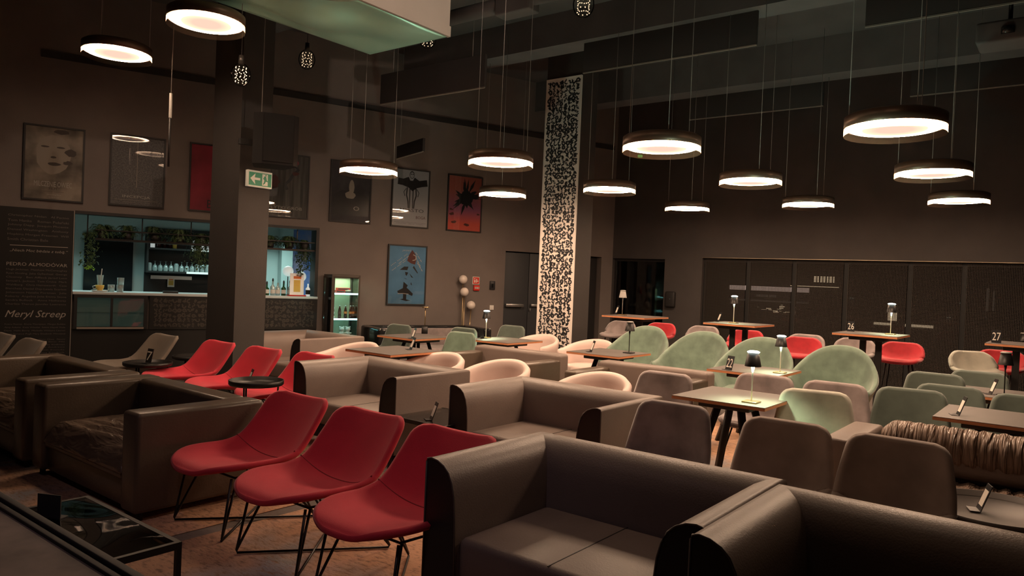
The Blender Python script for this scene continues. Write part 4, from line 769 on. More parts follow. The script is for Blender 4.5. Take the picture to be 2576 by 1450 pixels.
# ------------------------------------------------------------------ street behind the windows
def street(nm, s0, s1, z0, z1, mt, lb, cat, d=5.0, y1=.2):
    tag(MB().box(s0, s1, 0, y1, z0, z1).build(nm, mt, loc=vp(0, d), rz=G), lb, cat)
o = MB().box(-8, 14, -.2, 14, -.2, -.12).build('ground_street', 'street', loc=vp(0, .6), rz=G); struct(o)
street('building', -6, 12, -.1, 6, 'street', 'dark building across the street behind the blinds', 'building', 5.3, 2)
b = MB().box(.5, 2.42, 0, .1, 1.55, 1.66, 0); b.box(.5, 2.42, .02, .1, 1.28, 1.32, 1)
rn = random.Random(8); [b.box(1.2 + k * .035, 1.2 + k * .035 + rn.uniform(.012, .028), 0, .05, 1.40, 1.46, 1) for k in range(14) if k not in (8,)]
for k in range(14): x = 1.25 + rn.uniform(0, .75); z = rn.uniform(1.02, 1.24); b.box(x, x + rn.uniform(.02, .12), 0, .05, z, z + rn.uniform(.01, .025), 2)
tag(b.build('shop_front', ['streetlit', 'streetdim', 'streetwarm'], loc=vp(0, 5.0), rz=G), 'shop front with a long lit fascia band across the street', 'shop')
b = MB().box(2.0, 3.1, 0, .05, 1.69, 1.705, 0); [b.box(2.55 + k * .07, 2.58 + k * .07, 0, .05, 1.80, 1.95, 1) for k in range(7)]
tag(b.build('lit_shelf', ['streetwarm', 'streetwarm'], loc=vp(0, 5.0), rz=G), 'small lit shelf of bottles seen through the third blind', 'shelf')
o = thing('parked_car', 'dark parked car with a lit panel behind the right hand blinds', 'car', vp(4.2, 3.4, -.12), G)
b = MB(); b.prism([(0, .25), (0, .75), (.35, .95), (.75, 1.42), (2.2, 1.46), (2.75, .98), (3.5, .85), (3.55, .25)], 0, 1.5); b.build('body', 'street', o); q = MB(); [q.lathe([(.001, -.1), (.3, -.1), (.3, .1), (.001, .1)], 20, 0, (0, 0, 0)) for _ in ()]
for x in (.7, 2.85): MB().tube([(x, -.02, .31), (x, .18, .31)], .3, 20).build('wheel', 'black', o)
b = MB().box(.28, .45, -.02, 0, 1.18, 1.36); b.box(0.02, .35, -.02, 0, 1.08, 1.13); b.box(.6, 1.1, -.02, 0, 1.08, 1.13); b.build('lights', 'streetwarm', o)
for k, (s_, z0, z1, w_, mt_, lb) in enumerate([(6.04, 1.25, 1.8, .035, 'streetdim', 'lit vertical strip across the street, the taller one'), (6.15, 1.35, 1.75, .03, 'streetdim', 'shorter faint vertical strip across the street'), (6.23, 1.6, 1.64, .05, 'redsign', 'small pink light across the street near the right edge'), (6.3, 1.22, 1.24, .06, 'streetwarm', 'short bright dash across the street near the right edge')]):
    tag(MB().box(s_, s_ + w_, 0, .03, z0, z1).build('street_light', mt_, loc=vp(0, 4.6), rz=G), lb, 'light')
tag(MB().box(.45, .52, 0, .02, 1.55, 1.56).build('street_light', 'yellow', loc=vp(0, 3), rz=G), 'tiny yellow light far behind the uncovered black window', 'light')

# ------------------------------------------------------------------ rugs
def rug(cx, cy, w_, d_, lb, rz=G): tag(MB().rbox(-w_ / 2, w_ / 2, -d_ / 2, d_ / 2, .0005, .007, .003, seg=1).build('area_rug', 'rug', loc=(cx, cy, 0), rz=rz), lb, 'rug')
def lrug(x0, x1, y0, y1, lb): c = XL * ((x0 + x1) / 2) + YL * ((y0 + y1) / 2); rug(c.x, c.y, x1 - x0, y1 - y0, lb)
lrug(-6.6, -4.18, .6, 4.9, 'worn tan rug under the dark leather sofas at the left'); lrug(-4.06, -.6, 1.0, 4.45, 'worn tan and grey rug under the near red chairs'); lrug(-3.6, .8, 4.6, 8.6, 'worn tan rug below the lamp lit table and velvet chairs')

# ------------------------------------------------------------------ seating
def cat(pts, n, ts=None):      # catmull-rom resample of a polyline of tuples
    P = [Vector(p) for p in pts]; P = [P[0] * 2 - P[1]] + P + [P[-1] * 2 - P[-2]]; m_ = len(P) - 3; out = []
    for k in range(n + 1):
        t = (ts[k] if ts else k / n) * m_; i = min(int(t), m_ - 1); u = t - i; a, b, c, d = P[i:i + 4]
        out.append(.5 * ((2 * b) + (c - a) * u + (2 * a - 5 * b + 4 * c - d) * u * u + (3 * b - a - 3 * c + d) * u ** 3))
    return out
def bucket(prof, hw, curl, rcf, rcb, nu=34, nv=20):
    ts = [.5 * (i / nu) + .5 * (.5 - .5 * math.cos(PI * i / nu)) for i in range(nu + 1)]
    P = cat([(y, z, 0) for y, z in prof], nu, ts); Wd = [w_.x for w_ in cat([(w_, 0, 0) for w_ in hw], nu, ts)]; Cu = [w_.x for w_ in cat([(w_, 0, 0) for w_ in curl], nu, ts)]
    L = [0]; [L.append(L[-1] + (P[i + 1] - P[i]).length) for i in range(nu)]; tot = L[-1]; g = []
    for i in range(nu + 1):
        d0, d1 = L[i], tot - L[i]; w_ = Wd[i]
        if d0 < rcf: w_ -= rcf * (1 - math.sqrt(max(0, 1 - ((rcf - d0) / rcf) ** 2)))
        if d1 < rcb: w_ -= rcb * (1 - math.sqrt(max(0, 1 - ((rcb - d1) / rcb) ** 2)))
        t = (P[min(i + 1, nu)] - P[max(i - 1, 0)]).normalized(); n_ = Vector((-t.y, t.x, 0)); row = []
        for j in range(nv + 1):
            u = math.sin(PI / 2 * (-1 + 2 * j / nv)) * .35 + .65 * (-1 + 2 * j / nv); k = Cu[i] * (abs(u) * w_ / Wd[i]) ** 2.4; row.append((w_ * u, P[i].x + n_.x * k, P[i].y + n_.y * k))
        g.append(row)
    return g
def at_uv(g, i, off=.012): return [(x, y - off * .0, z + off) for x, y, z in g[i]]
def make_dining(label, mt):
    o = thing('velvet_chair', label, 'chair', group='velvet shell dining chairs')
    g = bucket([(-.24, .455), (-.15, .455), (0, .44), (.14, .435), (.222, .465), (.245, .58), (.265, .71), (.28, .83)], [.21, .235, .255, .272, .276, .268, .247, .224], [.01, .03, .05, .075, .085, .06, .045, .03], .09, .062)
    MB().shell(g, .04).build('seat_shell', mt, o)
    MB().rbox(-.19, .19, -.2, .14, .455, .485, .014).build('seat_pad', mt, o)
    for sx in (-1, 1):
        for sy, y0, y1 in ((-1, -.13, -.24), (1, .10, .22)): MB().tube([(sx * .13, y0, .43), (sx * .22, y1, .008)], .008, 8).build('leg', 'blackmetal', o)
    MB().tube([(-.22, -.24, .012), (.22, .22, .012)], .006, 6).build('stretcher', 'blackmetal', o); MB().tube([(.22, -.24, .012), (-.22, .22, .012)], .006, 6).build('stretcher', 'blackmetal', o)
    MB().tube([(-.13, -.13, .425), (.13, -.13, .425), (.13, .10, .425), (-.13, .10, .425)], .008, 8, closed=True).build('seat_frame', 'blackmetal', o)
    return o
GF = G; GB = G + PI
DIN = [(1680, 942, .83, GF, 'mauve', 'stained grey mauve velvet chair behind the left corner of the lamp lit table'),
 (1702, 1020, .83, GF, 'mauve', 'dark mauve velvet chair at the near left of the lamp lit table'),
 (1985, 1065, .83, GF, 'brownv', 'dark brown velvet chair between the mauve one and the darkest one behind the front sofas'),
 (2263, 1110, .83, GF, 'brownv', 'darkest brown velvet chair, nearest at the right beside the large round tray'),
 (2052, 984, .84, R(-24), 'paleg', 'pale grey velvet chair lit by the table lamp at the table\'s right'),
 (1929, 948, .83, GF, 'mauve', 'mauve velvet chair on the far side of the lamp lit table'),
 (2104, 967, .83, GF + .05, 'mauve', 'mauve velvet chair standing behind the pale lit chair'),
 (2292, 983, .83, G + R(10), 'dgreen', 'grey green velvet chair behind the bronze creased sofa, largest green one'),
 (2355, 943, .83, GF, 'dgreen', 'grey green velvet chair left behind the far right table'),
 (2392, 975, .83, GF, 'dgreen', 'grey green velvet chair between the largest green one and the far right table'),
 (2465, 939, .83, GF, 'dgreen', 'grey green velvet chair in front of the grey beige bar stool'),
 (2592, 1002, .83, GF, 'dgreen', 'grey green velvet chair cut by the right edge'),
 (1010, 823, .81, GF, 'dgreen', 'green velvet chair left of the small black table lamp'),
 (1172, 828, .83, GF, 'dgreen', 'green velvet chair half hidden behind another right of the black table lamp'),
 (1166, 839, .83, GF, 'green', 'green velvet chair with a bright rim left of the lit round lamp'),
 (1293, 822, .83, GF, 'dgreen', 'green velvet chair in front of the double door')]
din = None
for px, py, h, yw, mt_, lb in DIN:
    L_ = loc_for(px, py, h, 0, .28, yw)
    if din is None: din = make_dining(lb, 'mauve'); din.location = L_; din.rotation_euler.z = yw
    else: dup(din, L_, yw, lb, None, None if mt_ == 'mauve' else {'mauve': mt_})
# bar stools
def make_stool(label, mt):
    o = thing('bar_stool', label, 'stool', group='shell bar stools')
    g = bucket([(-.2, .725), (-.1, .725), (.04, .71), (.14, .72), (.195, .78), (.22, .86), (.24, .95)], [.19, .225, .245, .255, .26, .245, .20], [.01, .03, .05, .075, .085, .06, .035], .08, .08)
    MB().shell(g, .045).build('seat_shell', mt, o); MB().rbox(-.18, .18, -.17, .12, .725, .755, .014).build('seat_pad', mt, o)
    for sx in (-1, 1):
        for sy in (-1, 1): MB().tube([(sx * .13, sy * .12, .705), (sx * .21, sy * .2, .006)], .009, 8).build('leg', 'blackmetal', o)
    MB().tube([(-.19, -.182, .25), (.19, -.182, .25), (.19, .182, .25), (-.19, .182, .25)], .008, 8, closed=True).build('footrest', 'blackmetal', o)
    return o
STO = [(1570, 810, 'mauve', GF, 'mauve bar stool under the leftmost high table'), (1669, 815, 'redv', GF, 'red bar stool farthest away, behind the leftmost green armchair'), (1775, 823, 'mauve', GF, 'mauve bar stool left of the second high table'), (1883, 833, 'redv', GF, 'red bar stool behind the legs of the second high table'),
 (2022, 851, 'redv', GF, 'red bar stool between the second and third high tables'), (2032, 844, 'mauve', GF, 'mauve bar stool half hidden behind a red one'), (2155, 854, 'mauve', GF, 'mauve bar stool behind the legs of the high table numbered 26'), (2273, 864, 'redv', GF, 'red bar stool standing free right of the high table numbered 26'),
 (2435, 886, 'paleg', R(-2), 'grey beige bar stool facing out in front of a red one'), (2520, 884, 'redv', GF, 'red bar stool under the high table numbered 27')]
sto = None
for px, py, mt_, yw, lb in STO:
    L_ = loc_for(px, py, .955, 0, .24, yw)
    if sto is None: sto = make_stool(lb, 'mauve'); sto.location = L_; sto.rotation_euler.z = yw
    else: dup(sto, L_, yw, lb, None, None if mt_ == 'mauve' else {'mauve': mt_})
# lounge chairs
def make_lounge(label, mt):
    o = thing('lounge_chair', label, 'chair', group='low shell lounge chairs')
    g = bucket([(-.46, .385), (-.39, .412), (-.2, .395), (-.02, .36), (.12, .365), (.21, .43), (.30, .56), (.40, .73)], [.27, .30, .32, .322, .32, .315, .305, .29], [.0, .02, .045, .08, .10, .095, .08, .06], .24, .085, 44, 24)
    MB().shell(g, .038).build('seat_shell', mt, o)
    s_ = [(x, y - .016, z + .014) for x, y, z in g[25]]; MB().tube(s_, .004, 6).build('seam', 'redseam' if mt == 'red' else 'piping', o)
    for sx in (-1, 1):
        for y0, y1 in ((-.30, -.36), (.10, .28)): MB().tube([(sx * .2, y0 + .07 * (1 if y0 < 0 else -1), .345), (sx * .27, y1, .03), (sx * .265, y1, .012), (sx * .27, y1 + .0, .03), (sx * .25, y0, .36)], .0075, 8).build('leg', 'blackmetal', o)
        MB().tube([(sx * .265, -.36, .016), (-sx * .265, .28, .016)], .007, 8).build('floor_rail', 'blackmetal', o)
    MB().tube([(-.22, -.26, .352), (.22, -.26, .352), (.22, .12, .335), (-.22, .12, .335)], .007, 8, closed=True).build('seat_frame', 'blackmetal', o)
    return o
LO = [(952, 1040, 'red', 'red lounge chair in the middle of the near row of three'), (774, 998, 'red', 'red lounge chair farthest left in the near row of three'), (1166, 1088, 'red', 'red lounge chair half hidden behind the near sofa arm'),
 (567, 862, 'red', 'red lounge chair far left, behind its twin in the back row'), (680, 878, 'red', 'red lounge chair in the back row beside the tray table'), (808, 893, 'red', 'red lounge chair mostly hidden behind the grey leather sofa'),
 (428, 845, 'beige', 'beige lounge chair alone before the bar front'), (100, 858, 'beige', 'dim beige lounge chair at the far left, right one of the pair'), (24, 843, 'beige', 'dim beige lounge chair cut by the left edge')]
lo = None
for px, py, mt_, lb in LO:
    yw = G; L_ = loc_for(px, py, .74, 0, .40, yw)
    if lo is None: lo = make_lounge(lb, 'red'); lo.location = L_; lo.rotation_euler.z = yw
    else: dup(lo, L_, yw, lb, None, None if mt_ == 'red' else {'red': mt_, 'redseam': 'piping'})
# tub and winged shell chairs
def wrap_shell(rad0, rad1, depth, z0, zback, zarm, wing, th, n=36, nz=10, peak=None):
    g = []
    for i in range(n + 1):
        t = -1 + 2 * i / n; a = abs(t)
        h = zarm + (zback - zarm) * ((0.5 + 0.5 * math.cos(PI * min(1, a))) if peak is None else math.exp(-(a / peak) ** 2.4))
        row = []
        for k in range(nz + 1):
            q = k / nz; r_ = rad0 + (rad1 - rad0) * q ** .8; z = z0 + (h - z0) * q
            ang = t * PI * .5
            if a <= .66:
                aa = t / .66 * PI / 2; x = r_ * math.sin(aa); y = r_ * math.cos(aa)
            else:
                e = (a - .66) / .34; x = math.copysign(r_ * (1 - .04 * e), t); y = -e * (depth + wing * q * .0)
            row.append((x, y, z))
        g.append(row)
    return g
def make_tub(label):
    o = thing('tub_chair', label, 'armchair', group='pale pink tub chairs')
    MB().shell(wrap_shell(.28, .335, .26, .10, .735, .60, 0, .075), .07).build('wrap_shell', 'tub', o)
    b = MB().lathe([(.001, .12), (.27, .12), (.29, .18), (.29, .38), (.26, .42), (.001, .43)], 32); b.build('seat_cushion', 'tub', o); MB().rbox(-.27, .27, -.27, .02, .12, .42, .04).build('seat_front', 'tub', o)
    for x in (-.2, .2):
        for y in (-.2, .2): MB().tube([(x, y, .14), (x, y, .0)], .015, 10).build('foot', 'blackmetal', o)
    return o
TU = [(1290, 906, 'pink tub chair between the two grey sofas, directly left of the low table numbered 18'), (1530, 938, 'pink tub chair left of the stained mauve chair, nearest of the tubs'), (1132, 888, 'pink tub chair just behind the grey sofa and the square table'), (928, 862, 'pink tub chair at the far left, left of the square table'), (1375, 842, 'pink tub chair in front of the doodle pillar'), (1509, 855, 'pink tub chair right of the doodle pillar foot')]
tu = None
for px, py, lb in TU:
    L_ = loc_for(px, py, .76, 0.0, .31, G)
    if tu is None: tu = make_tub(lb); tu.location = L_; tu.rotation_euler.z = G
    else: dup(tu, L_, G, lb)
def make_wing(label):
    o = thing('shell_armchair', label, 'armchair', group='green velvet shell armchairs')
    MB().shell(wrap_shell(.24, .425, .26, .28, 1.0, .60, 0, .04, 48, 14, .52), .045).build('wrap_shell', 'green', o)
    MB().lathe([(.001, .30), (.26, .30), (.31, .36), (.31, .42), (.27, .45), (.001, .46)], 32).build('seat_cushion', 'green', o); MB().rbox(-.27, .27, -.3, .03, .30, .45, .05).build('seat_front', 'green', o)
    for x in (-1, 1):
        for y in (-1, 1): MB().tube([(x * .16, y * .16, .31), (x * .25, y * .24, .0)], .011, 8).build('leg', 'blackmetal', o)
    return o
wi = None
for px, py, lb in [(1643, 824, 'green velvet shell armchair, leftmost of the four'), (1786, 838, 'green velvet shell armchair left of the table numbered 22'), (1936, 853, 'green velvet shell armchair behind the table numbered 22'), (2132, 874, 'green velvet shell armchair, rightmost and brightest of the four')]:
    L_ = loc_for(px, py, 1.0, 0.04, .43, G)
    if wi is None: wi = make_wing(lb); wi.location = L_; wi.rotation_euler.z = G
    else: dup(wi, L_, G, lb)

# ------------------------------------------------------------------ sofas
PROF = [(0, .12), (0, .735), (.006, .75), (.03, .756), (.07, .750), (.11, .732), (.14, .705), (.163, .66), (.178, .60), (.188, .5), (.2, .12)]
def sweep(p0, p1, inw, m0, m1, prof=PROF, mi_cap=1):
    p0, p1, inw = Vector(p0), Vector(p1), Vector(inw); t = (p1 - p0).normalized(); b = MB(); n = len(prof); vs = []
    for e, (p, mt) in enumerate(((p0, m0), (p1, m1))):
        for d, z in prof: q = p + inw * d + t * (d * mt * (1 if e == 0 else -1)); vs.append((q.x, q.y, z))
    flip = (t.x * inw.y - t.y * inw.x) > 0
    fs = [(i, n + i, n + i + 1, i + 1) if not flip else (i + 1, n + i + 1, n + i, i) for i in range(n - 1)]
    b.add(vs, fs, 0, True); b.add(vs, [(n - 1, 2 * n - 1, n, 0)], 0)
    b.add(vs[:n], [tuple(range(n))], mi_cap if m0 == 0 else 0); b.add(vs[n:], [tuple(range(n - 1, -1, -1))], mi_cap if m1 == 0 else 0)
    return b
def club_sofa(label, px, W_=1.36, D_=.90, group='grey brown leather club sofas'):
    c = at(px[0], px[1], .755); loc = (c.x + XL.x * W_ / 2 - YL.x * D_ / 2, c.y + XL.y * W_ / 2 - YL.y * D_ / 2, 0)
    o = thing('club_sofa', label, 'sofa', loc, G, group); w_, d_ = W_ / 2, D_ / 2
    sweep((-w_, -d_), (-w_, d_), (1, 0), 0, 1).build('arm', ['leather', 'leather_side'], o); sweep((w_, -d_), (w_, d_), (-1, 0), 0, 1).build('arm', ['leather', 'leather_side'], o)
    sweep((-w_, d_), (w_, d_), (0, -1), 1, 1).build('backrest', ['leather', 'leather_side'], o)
    for s_ in (-1, 1):
        MB().tube([(s_ * (w_ - d), -d_ - .002, z) for d, z in PROF], .004, 6).build('piping', 'piping', o)
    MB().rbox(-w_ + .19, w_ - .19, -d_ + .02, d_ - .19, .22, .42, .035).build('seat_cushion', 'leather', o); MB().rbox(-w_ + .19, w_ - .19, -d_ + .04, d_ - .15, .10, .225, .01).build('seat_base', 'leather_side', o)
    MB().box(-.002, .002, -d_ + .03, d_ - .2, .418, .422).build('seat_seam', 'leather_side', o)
    for x in (-w_ + .08, w_ - .08):
        for y in (-d_ + .08, d_ - .08): MB().tube([(x, y, .125), (x, y, 0)], .02, 10).build('foot', 'blackmetal', o)
    return o
club_sofa('large grey brown leather sofa in the front, open towards the lower left', (1360, 1083))
club_sofa('grey brown leather sofa in the bottom right corner, butting the front one', (1958, 1214))
club_sofa('grey brown leather sofa in the middle, beside the number stand on glass', (1310, 945))
club_sofa('grey brown leather sofa behind the near red chairs, left of the middle one', (930, 894))
club_sofa('grey brown leather sofa far left before the bar, right of the dark pillar', (775, 829), 1.2, 1.0)
def block_sofa(label, c, W_, D_, hb=.72, ha=.72, aw=.2, mt='darkleather', seat='seatfold', topm=None, cat_='sofa', group=None, armm=None):
    o = thing('block_sofa', label, cat_, (c[0], c[1], 0), G, group); w_, d_ = W_ / 2, D_ / 2; r_ = .028
    for s_ in (-1, 1): MB().rbox(min(s_ * w_, s_ * (w_ - aw)), max(s_ * w_, s_ * (w_ - aw)), -d_, d_ - (.0 if ha == hb else .16), .06, ha, r_).build('arm', armm or topm or mt, o)
    MB().rbox(-w_ + (aw * .98 if ha == hb else 0), w_ - (aw * .98 if ha == hb else 0), d_ - .2, d_, .06, hb, r_ + .012, seg=4).build('backrest', topm or mt, o)
    MB().rbox(-w_ + aw * .9, w_ - aw * .9, -d_ + .04, d_ - .18, .06, .24, .015).build('seat_base', mt, o)
    g = []; rn = random.Random(int(c[0] * 100))
    n1, n2 = (60 if seat == 'seatfold' else 260 if seat == 'backfold' else 30), 48; x0, x1, y0, y1 = -w_ + aw + .005, w_ - aw - .005, -d_ + .01, d_ - .2
    for i in range(n1 + 1):
        row = []
        for j in range(n2 + 1):
            u, v = i / n1, j / n2; ed = min(u, 1 - u) * (x1 - x0), min(v, 1 - v) * (y1 - y0); k = min(1, min(ed) / .09); k = math.sin(k * PI / 2)
            fold = .017 * math.sin(v * 46 + 3 * math.sin(u * 4 + v * 2)) * math.exp(-((u - .62) / .33) ** 2) * k if seat == 'seatfold' else (.008 * math.sin(u * 150 + 4 * math.sin(u * 11) + 2 * v) * k if seat == 'backfold' else 0)
            row.append((x0 + (x1 - x0) * u, y0 + (y1 - y0) * v, .28 + .13 * k + .03 * math.sin(PI * u) * math.sin(PI * v) + fold))
        g.append(row)
    MB().shell(g, .02).build('seat_cushion', seat, o)
    MB().rbox(x0, x1, y0, y1, .235, .30, .02).build('cushion_side', mt, o)
    for x in (-w_ + .06, w_ - .06):
        for y in (-d_ + .06, d_ - .06): MB().tube([(x, y, .07), (x, y, 0)], .02, 10).build('foot', 'blackmetal', o)
    return o
def corner_to_center(px, py, h, W_, D_):
    c = at(px, py, h); return (c.x + XL.x * W_ / 2 - YL.x * D_ / 2, c.y + XL.y * W_ / 2 - YL.y * D_ / 2)
block_sofa('dark brown leather sofa with creased seat at the left, nearer of the pair', corner_to_center(380, 940, .68, 1.62, .87), 1.62, .87, .68, .68)
block_sofa('dark brown leather sofa cut by the left edge, farther of the pair', corner_to_center(150, 888, .68, 1.68, .87), 1.68, .87, .68, .68)
M['couch'] = M['leather']
block_sofa('taupe sofa with low side arms behind the table 18 tub chair', corner_to_center(1218, 868, .75, 1.28, .85), 1.28, .85, .76, .70, .15, 'leather', 'leather', armm='darkleather')
block_sofa('taupe sofa with low side arms below the green armchairs', corner_to_center(1528, 906, .75, 1.24, .85), 1.24, .85, .76, .70, .15, 'leather', 'leather', armm='darkleather')
# bronze creased sofa at right
p = at(2161, 1051, .70); W_, D_ = 2.2, .95
o = block_sofa('bronze leather sofa with deeply creased back cushion at the right edge', (p.x + XL.x * W_ / 2 - YL.x * D_ / 2, p.y + XL.y * W_ / 2 - YL.y * D_ / 2), W_, D_, .62, .70, .2, 'leather', 'backfold')
g = []; n1, n2 = 300, 22; rn = random.Random(6); ph = [rn.uniform(0, 6) for _ in range(6)]
for i in range(n1 + 1):
    row = []; u = i / n1; X = -W_ / 2 + .215 + u * (W_ - .43)
    for j in range(n2 + 1):
        v = j / n2; a = -PI * .75 + v * PI * 1.6; e = min(1, min(u, 1 - u) / .05); e = math.sin(e * PI / 2)
        amp = .0042 * (0.2 + min(1, u * 4)) * (.3 + .7 * math.sin(PI * v)); fo = amp * (math.sin(u * 120 + 1.6 * math.sin(v * 3 + ph[0]) + 5 * math.sin(u * 9 + ph[1])) + .7 * math.sin(u * 215 + v * 3 + ph[2] + 3 * math.sin(u * 23)))
        ry, rz_ = .12 * (.6 + .4 * e) + fo, .16 * (.6 + .4 * e) + fo
        y_ = D_ / 2 - .26 - ry * math.cos(a) ; z_ = .625 + (rz_ - .03) * math.sin(a)
        row.append((X, y_, z_))
    g.append(row)
MB().shell(g[::-1], .01).build('back_cushion', 'backfold', o)
MB().rbox(-W_ / 2 + .21, W_ / 2 - .21, D_ / 2 - .36, D_ / 2 - .18, .45, .67, .06, seg=4).build('cushion_core', 'leather', o)
# dark angular booth sofa by the wall
o = thing('corner_sofa', 'black angular sofa with mauve velvet inside, against the poster wall under the blue poster', 'sofa', wp(-2.05, -.75, 0), WA)
b = MB(); b.rbox(-.95, .95, .35, .5, .1, .74, .02); b.build('backrest', 'blackgloss', o); MB().rbox(-.78, .78, .30, .355, .36, .70, .02).build('back_pad', 'mauve', o)
MB().rbox(-1.0, -.86, -.35, .42, .1, .74, .03).build('arm', 'blackgloss', o); MB().rbox(.86, 1.0, -.35, .42, .1, .74, .03).build('arm', 'blackgloss', o); MB().rbox(-.86, .86, -.33, .35, .2, .42, .04).build('seat_cushion', 'mauve', o)
for x in (-.97, .97):
    for y in (-.33, .38): MB().tube([(x, y, .745), (x * 1.02, y, 0)], .012, 8).build('leg', 'steel', o)

# ------------------------------------------------------------------ tables
def make_table(label, h, nm='cafe_table', group='square cafe tables'):
    o = thing(nm, label, 'table', group=group); w_, d_ = .36, .39
    b = MB().box(-w_, w_, -d_, d_, h - .004, h, 0); b.box(-w_, w_, -d_, d_, h - .026, h - .004, 1); b.build('tabletop', ['top', 'edge'], o)
    MB().rbox(-.2, .2, -.26, .26, h - .075, h - .027, .006, seg=1).build('under_frame', 'black', o)
    if h < .9:
        for sx in (-1, 1):
            for sy in (-1, 1): b = MB(); a = Vector((sx * .09, sy * .13, h - .07)); e = Vector((sx * .25, sy * .29, .0)); n_ = 6; b.tube([a, e + Vector((0, 0, .0))], .032, 4); b.build('leg', 'black', o)
    else:
        for sx in (-1, 1): MB().box(sx * .09 - .035, sx * .09 + .035, -.02, .02, .02, h - .07).build('column', 'black', o)
        MB().rbox(-.24, .24, -.24, .24, 0, .02, .006, seg=1).build('base', 'black', o)
    return o
TB = [(1.79, 5.78, 'square table lit by a table lamp in front of the brown velvet chairs'), (2.57, 7.72, 'square table numbered 22 among the green armchairs'), (1.21, 8.96, 'square table with an unlit lamp left of the green armchairs'), (-1.27, 8.17, 'square table between the pink tub chairs at the left'), (-1.28, 10.13, 'square table holding the small black lamp'), (-.07, 10.12, 'square table with a lit lamp in front of the double door'), (3.53, 5.30, 'square table at the right edge behind the creased bronze sofa'), (4.45, 6.58, 'square table at the right edge with dark lamp among green chairs')]
ta = None
for x, y, lb in TB:
    if ta is None: ta = make_table(lb, .75); ta.location = (x, y, 0); ta.rotation_euler.z = G
    else: dup(ta, (x, y, 0), G, lb)
hb = None
for x, y, lb in [(1.90, 11.28, 'high table at the far left of the row along the windows'), (3.19, 10.32, 'high table with a lit lamp, second of the row along the windows'), (4.46, 9.13, 'high table numbered 26 with a lit lamp'), (5.80, 8.30, 'high table numbered 27 cut by the right edge')]:
    if hb is None: hb = make_table(lb, 1.1, 'bar_table', 'high tables along the windows'); hb.location = (x, y, 0); hb.rotation_euler.z = G
    else: dup(hb, (x, y, 0), G, lb)
# round tray tables
def make_tray(label, r_=.25, h=.5):
    o = thing('tray_table', label, 'side table', group='round black tray tables')
    MB().lathe([(.001, h - .02), (r_ - .01, h - .02), (r_, h - .01), (r_, h + .018), (r_ - .008, h + .018), (r_ - .012, h - .006), (.001, h - .006)], 48).build('tray', 'blackmetal', o)
    for k in range(3): a = k * 2.094 + .4; MB().tube([(r_ * .8 * math.cos(a), r_ * .8 * math.sin(a), h - .02), (r_ * .7 * math.cos(a), r_ * .7 * math.sin(a), .0)], .009, 8).build('leg', 'blackmetal', o)
    MB().tube([(r_ * .72 * math.cos(2 * PI * k / 24), r_ * .72 * math.sin(2 * PI * k / 24), .10) for k in range(24)], .007, 6, closed=True).build('ring', 'blackmetal', o)
    return o
tr = None
for px, py, lb in [(372, 915, 'round black tray table in front of the beige lounge chair'), (645, 962, 'round black tray table by the red chairs in the back row'), (490, 899, 'round tray table mostly hidden behind a red lounge chair')]:
    p = at(px, py, .5)
    if tr is None: tr = make_tray(lb); tr.location = (p.x, p.y, 0)
    else: dup(tr, (p.x, p.y, 0), 0, lb)
    if px == 645: p = at(px, py, .58); q = [o for o in bpy.data.objects if o.get('label') == lb][0]; q.location = (p.x, p.y, 0); q.scale = (.94, .94, 1.16)
p = at(2470, 1284, .5); o = thing('tray_table', 'large round tray table with raised rim before the creased bronze sofa', 'side table', (p.x + .05, p.y - .02, 0), 0); r_ = .34; h = .5
MB().lathe([(.001, h - .02), (r_ - .01, h - .02), (r_, h - .01), (r_, h + .025), (r_ - .006, h + .025), (r_ - .012, h - .006), (.001, h - .006)], 64).build('tray', 'top', o)
for k in range(3): a = k * 2.094 + .4; MB().tube([(r_ * .8 * math.cos(a), r_ * .8 * math.sin(a), h - .02), (r_ * .7 * math.cos(a), r_ * .7 * math.sin(a), .0)], .009, 8).build('leg', 'blackmetal', o)
# glass tables
def glass_table(label, loc, w_, d_, h, gm='tableglass'):
    o = thing('glass_table', label, 'coffee table', (loc[0], loc[1], 0), G); t = .022; f = MB()
    f.box(-w_, w_, -d_, -d_ + t, h - .03, h); f.box(-w_, w_, d_ - t, d_, h - .03, h); f.box(-w_, -w_ + t, -d_ + t, d_ - t, h - .03, h); f.box(w_ - t, w_, -d_ + t, d_ - t, h - .03, h); f.build('frame', 'blackmetal', o)
    MB().box(-w_ + t, w_ - t, -d_ + t, d_ - t, h - .008, h - .001).build('glass_top', gm, o)
    for x in (-w_, w_ - t):
        for y in (-d_, d_ - t): MB().box(x, x + t, y, y + t, 0, h - .03).build('leg', 'blackmetal', o)
    return o
p = at(222, 1247, .42); glass_table('low black framed glass table in the bottom left corner', (p.x + XL.x * .46 - YL.x * .26, p.y + XL.y * .46 - YL.y * .26), .46, .26, .42, 'wavyglass')
p = at(1100, 1036, .45); glass_table('low black glass table behind the red chairs between two sofas', (p.x + XL.x * .17 - YL.x * .12, p.y + XL.y * .17 - YL.y * .12), .3, .3, .45)
p = at(1400, 940, .45); glass_table('low black glass table numbered 18 between the taupe sofas', (p.x, p.y), .28, .28, .45)
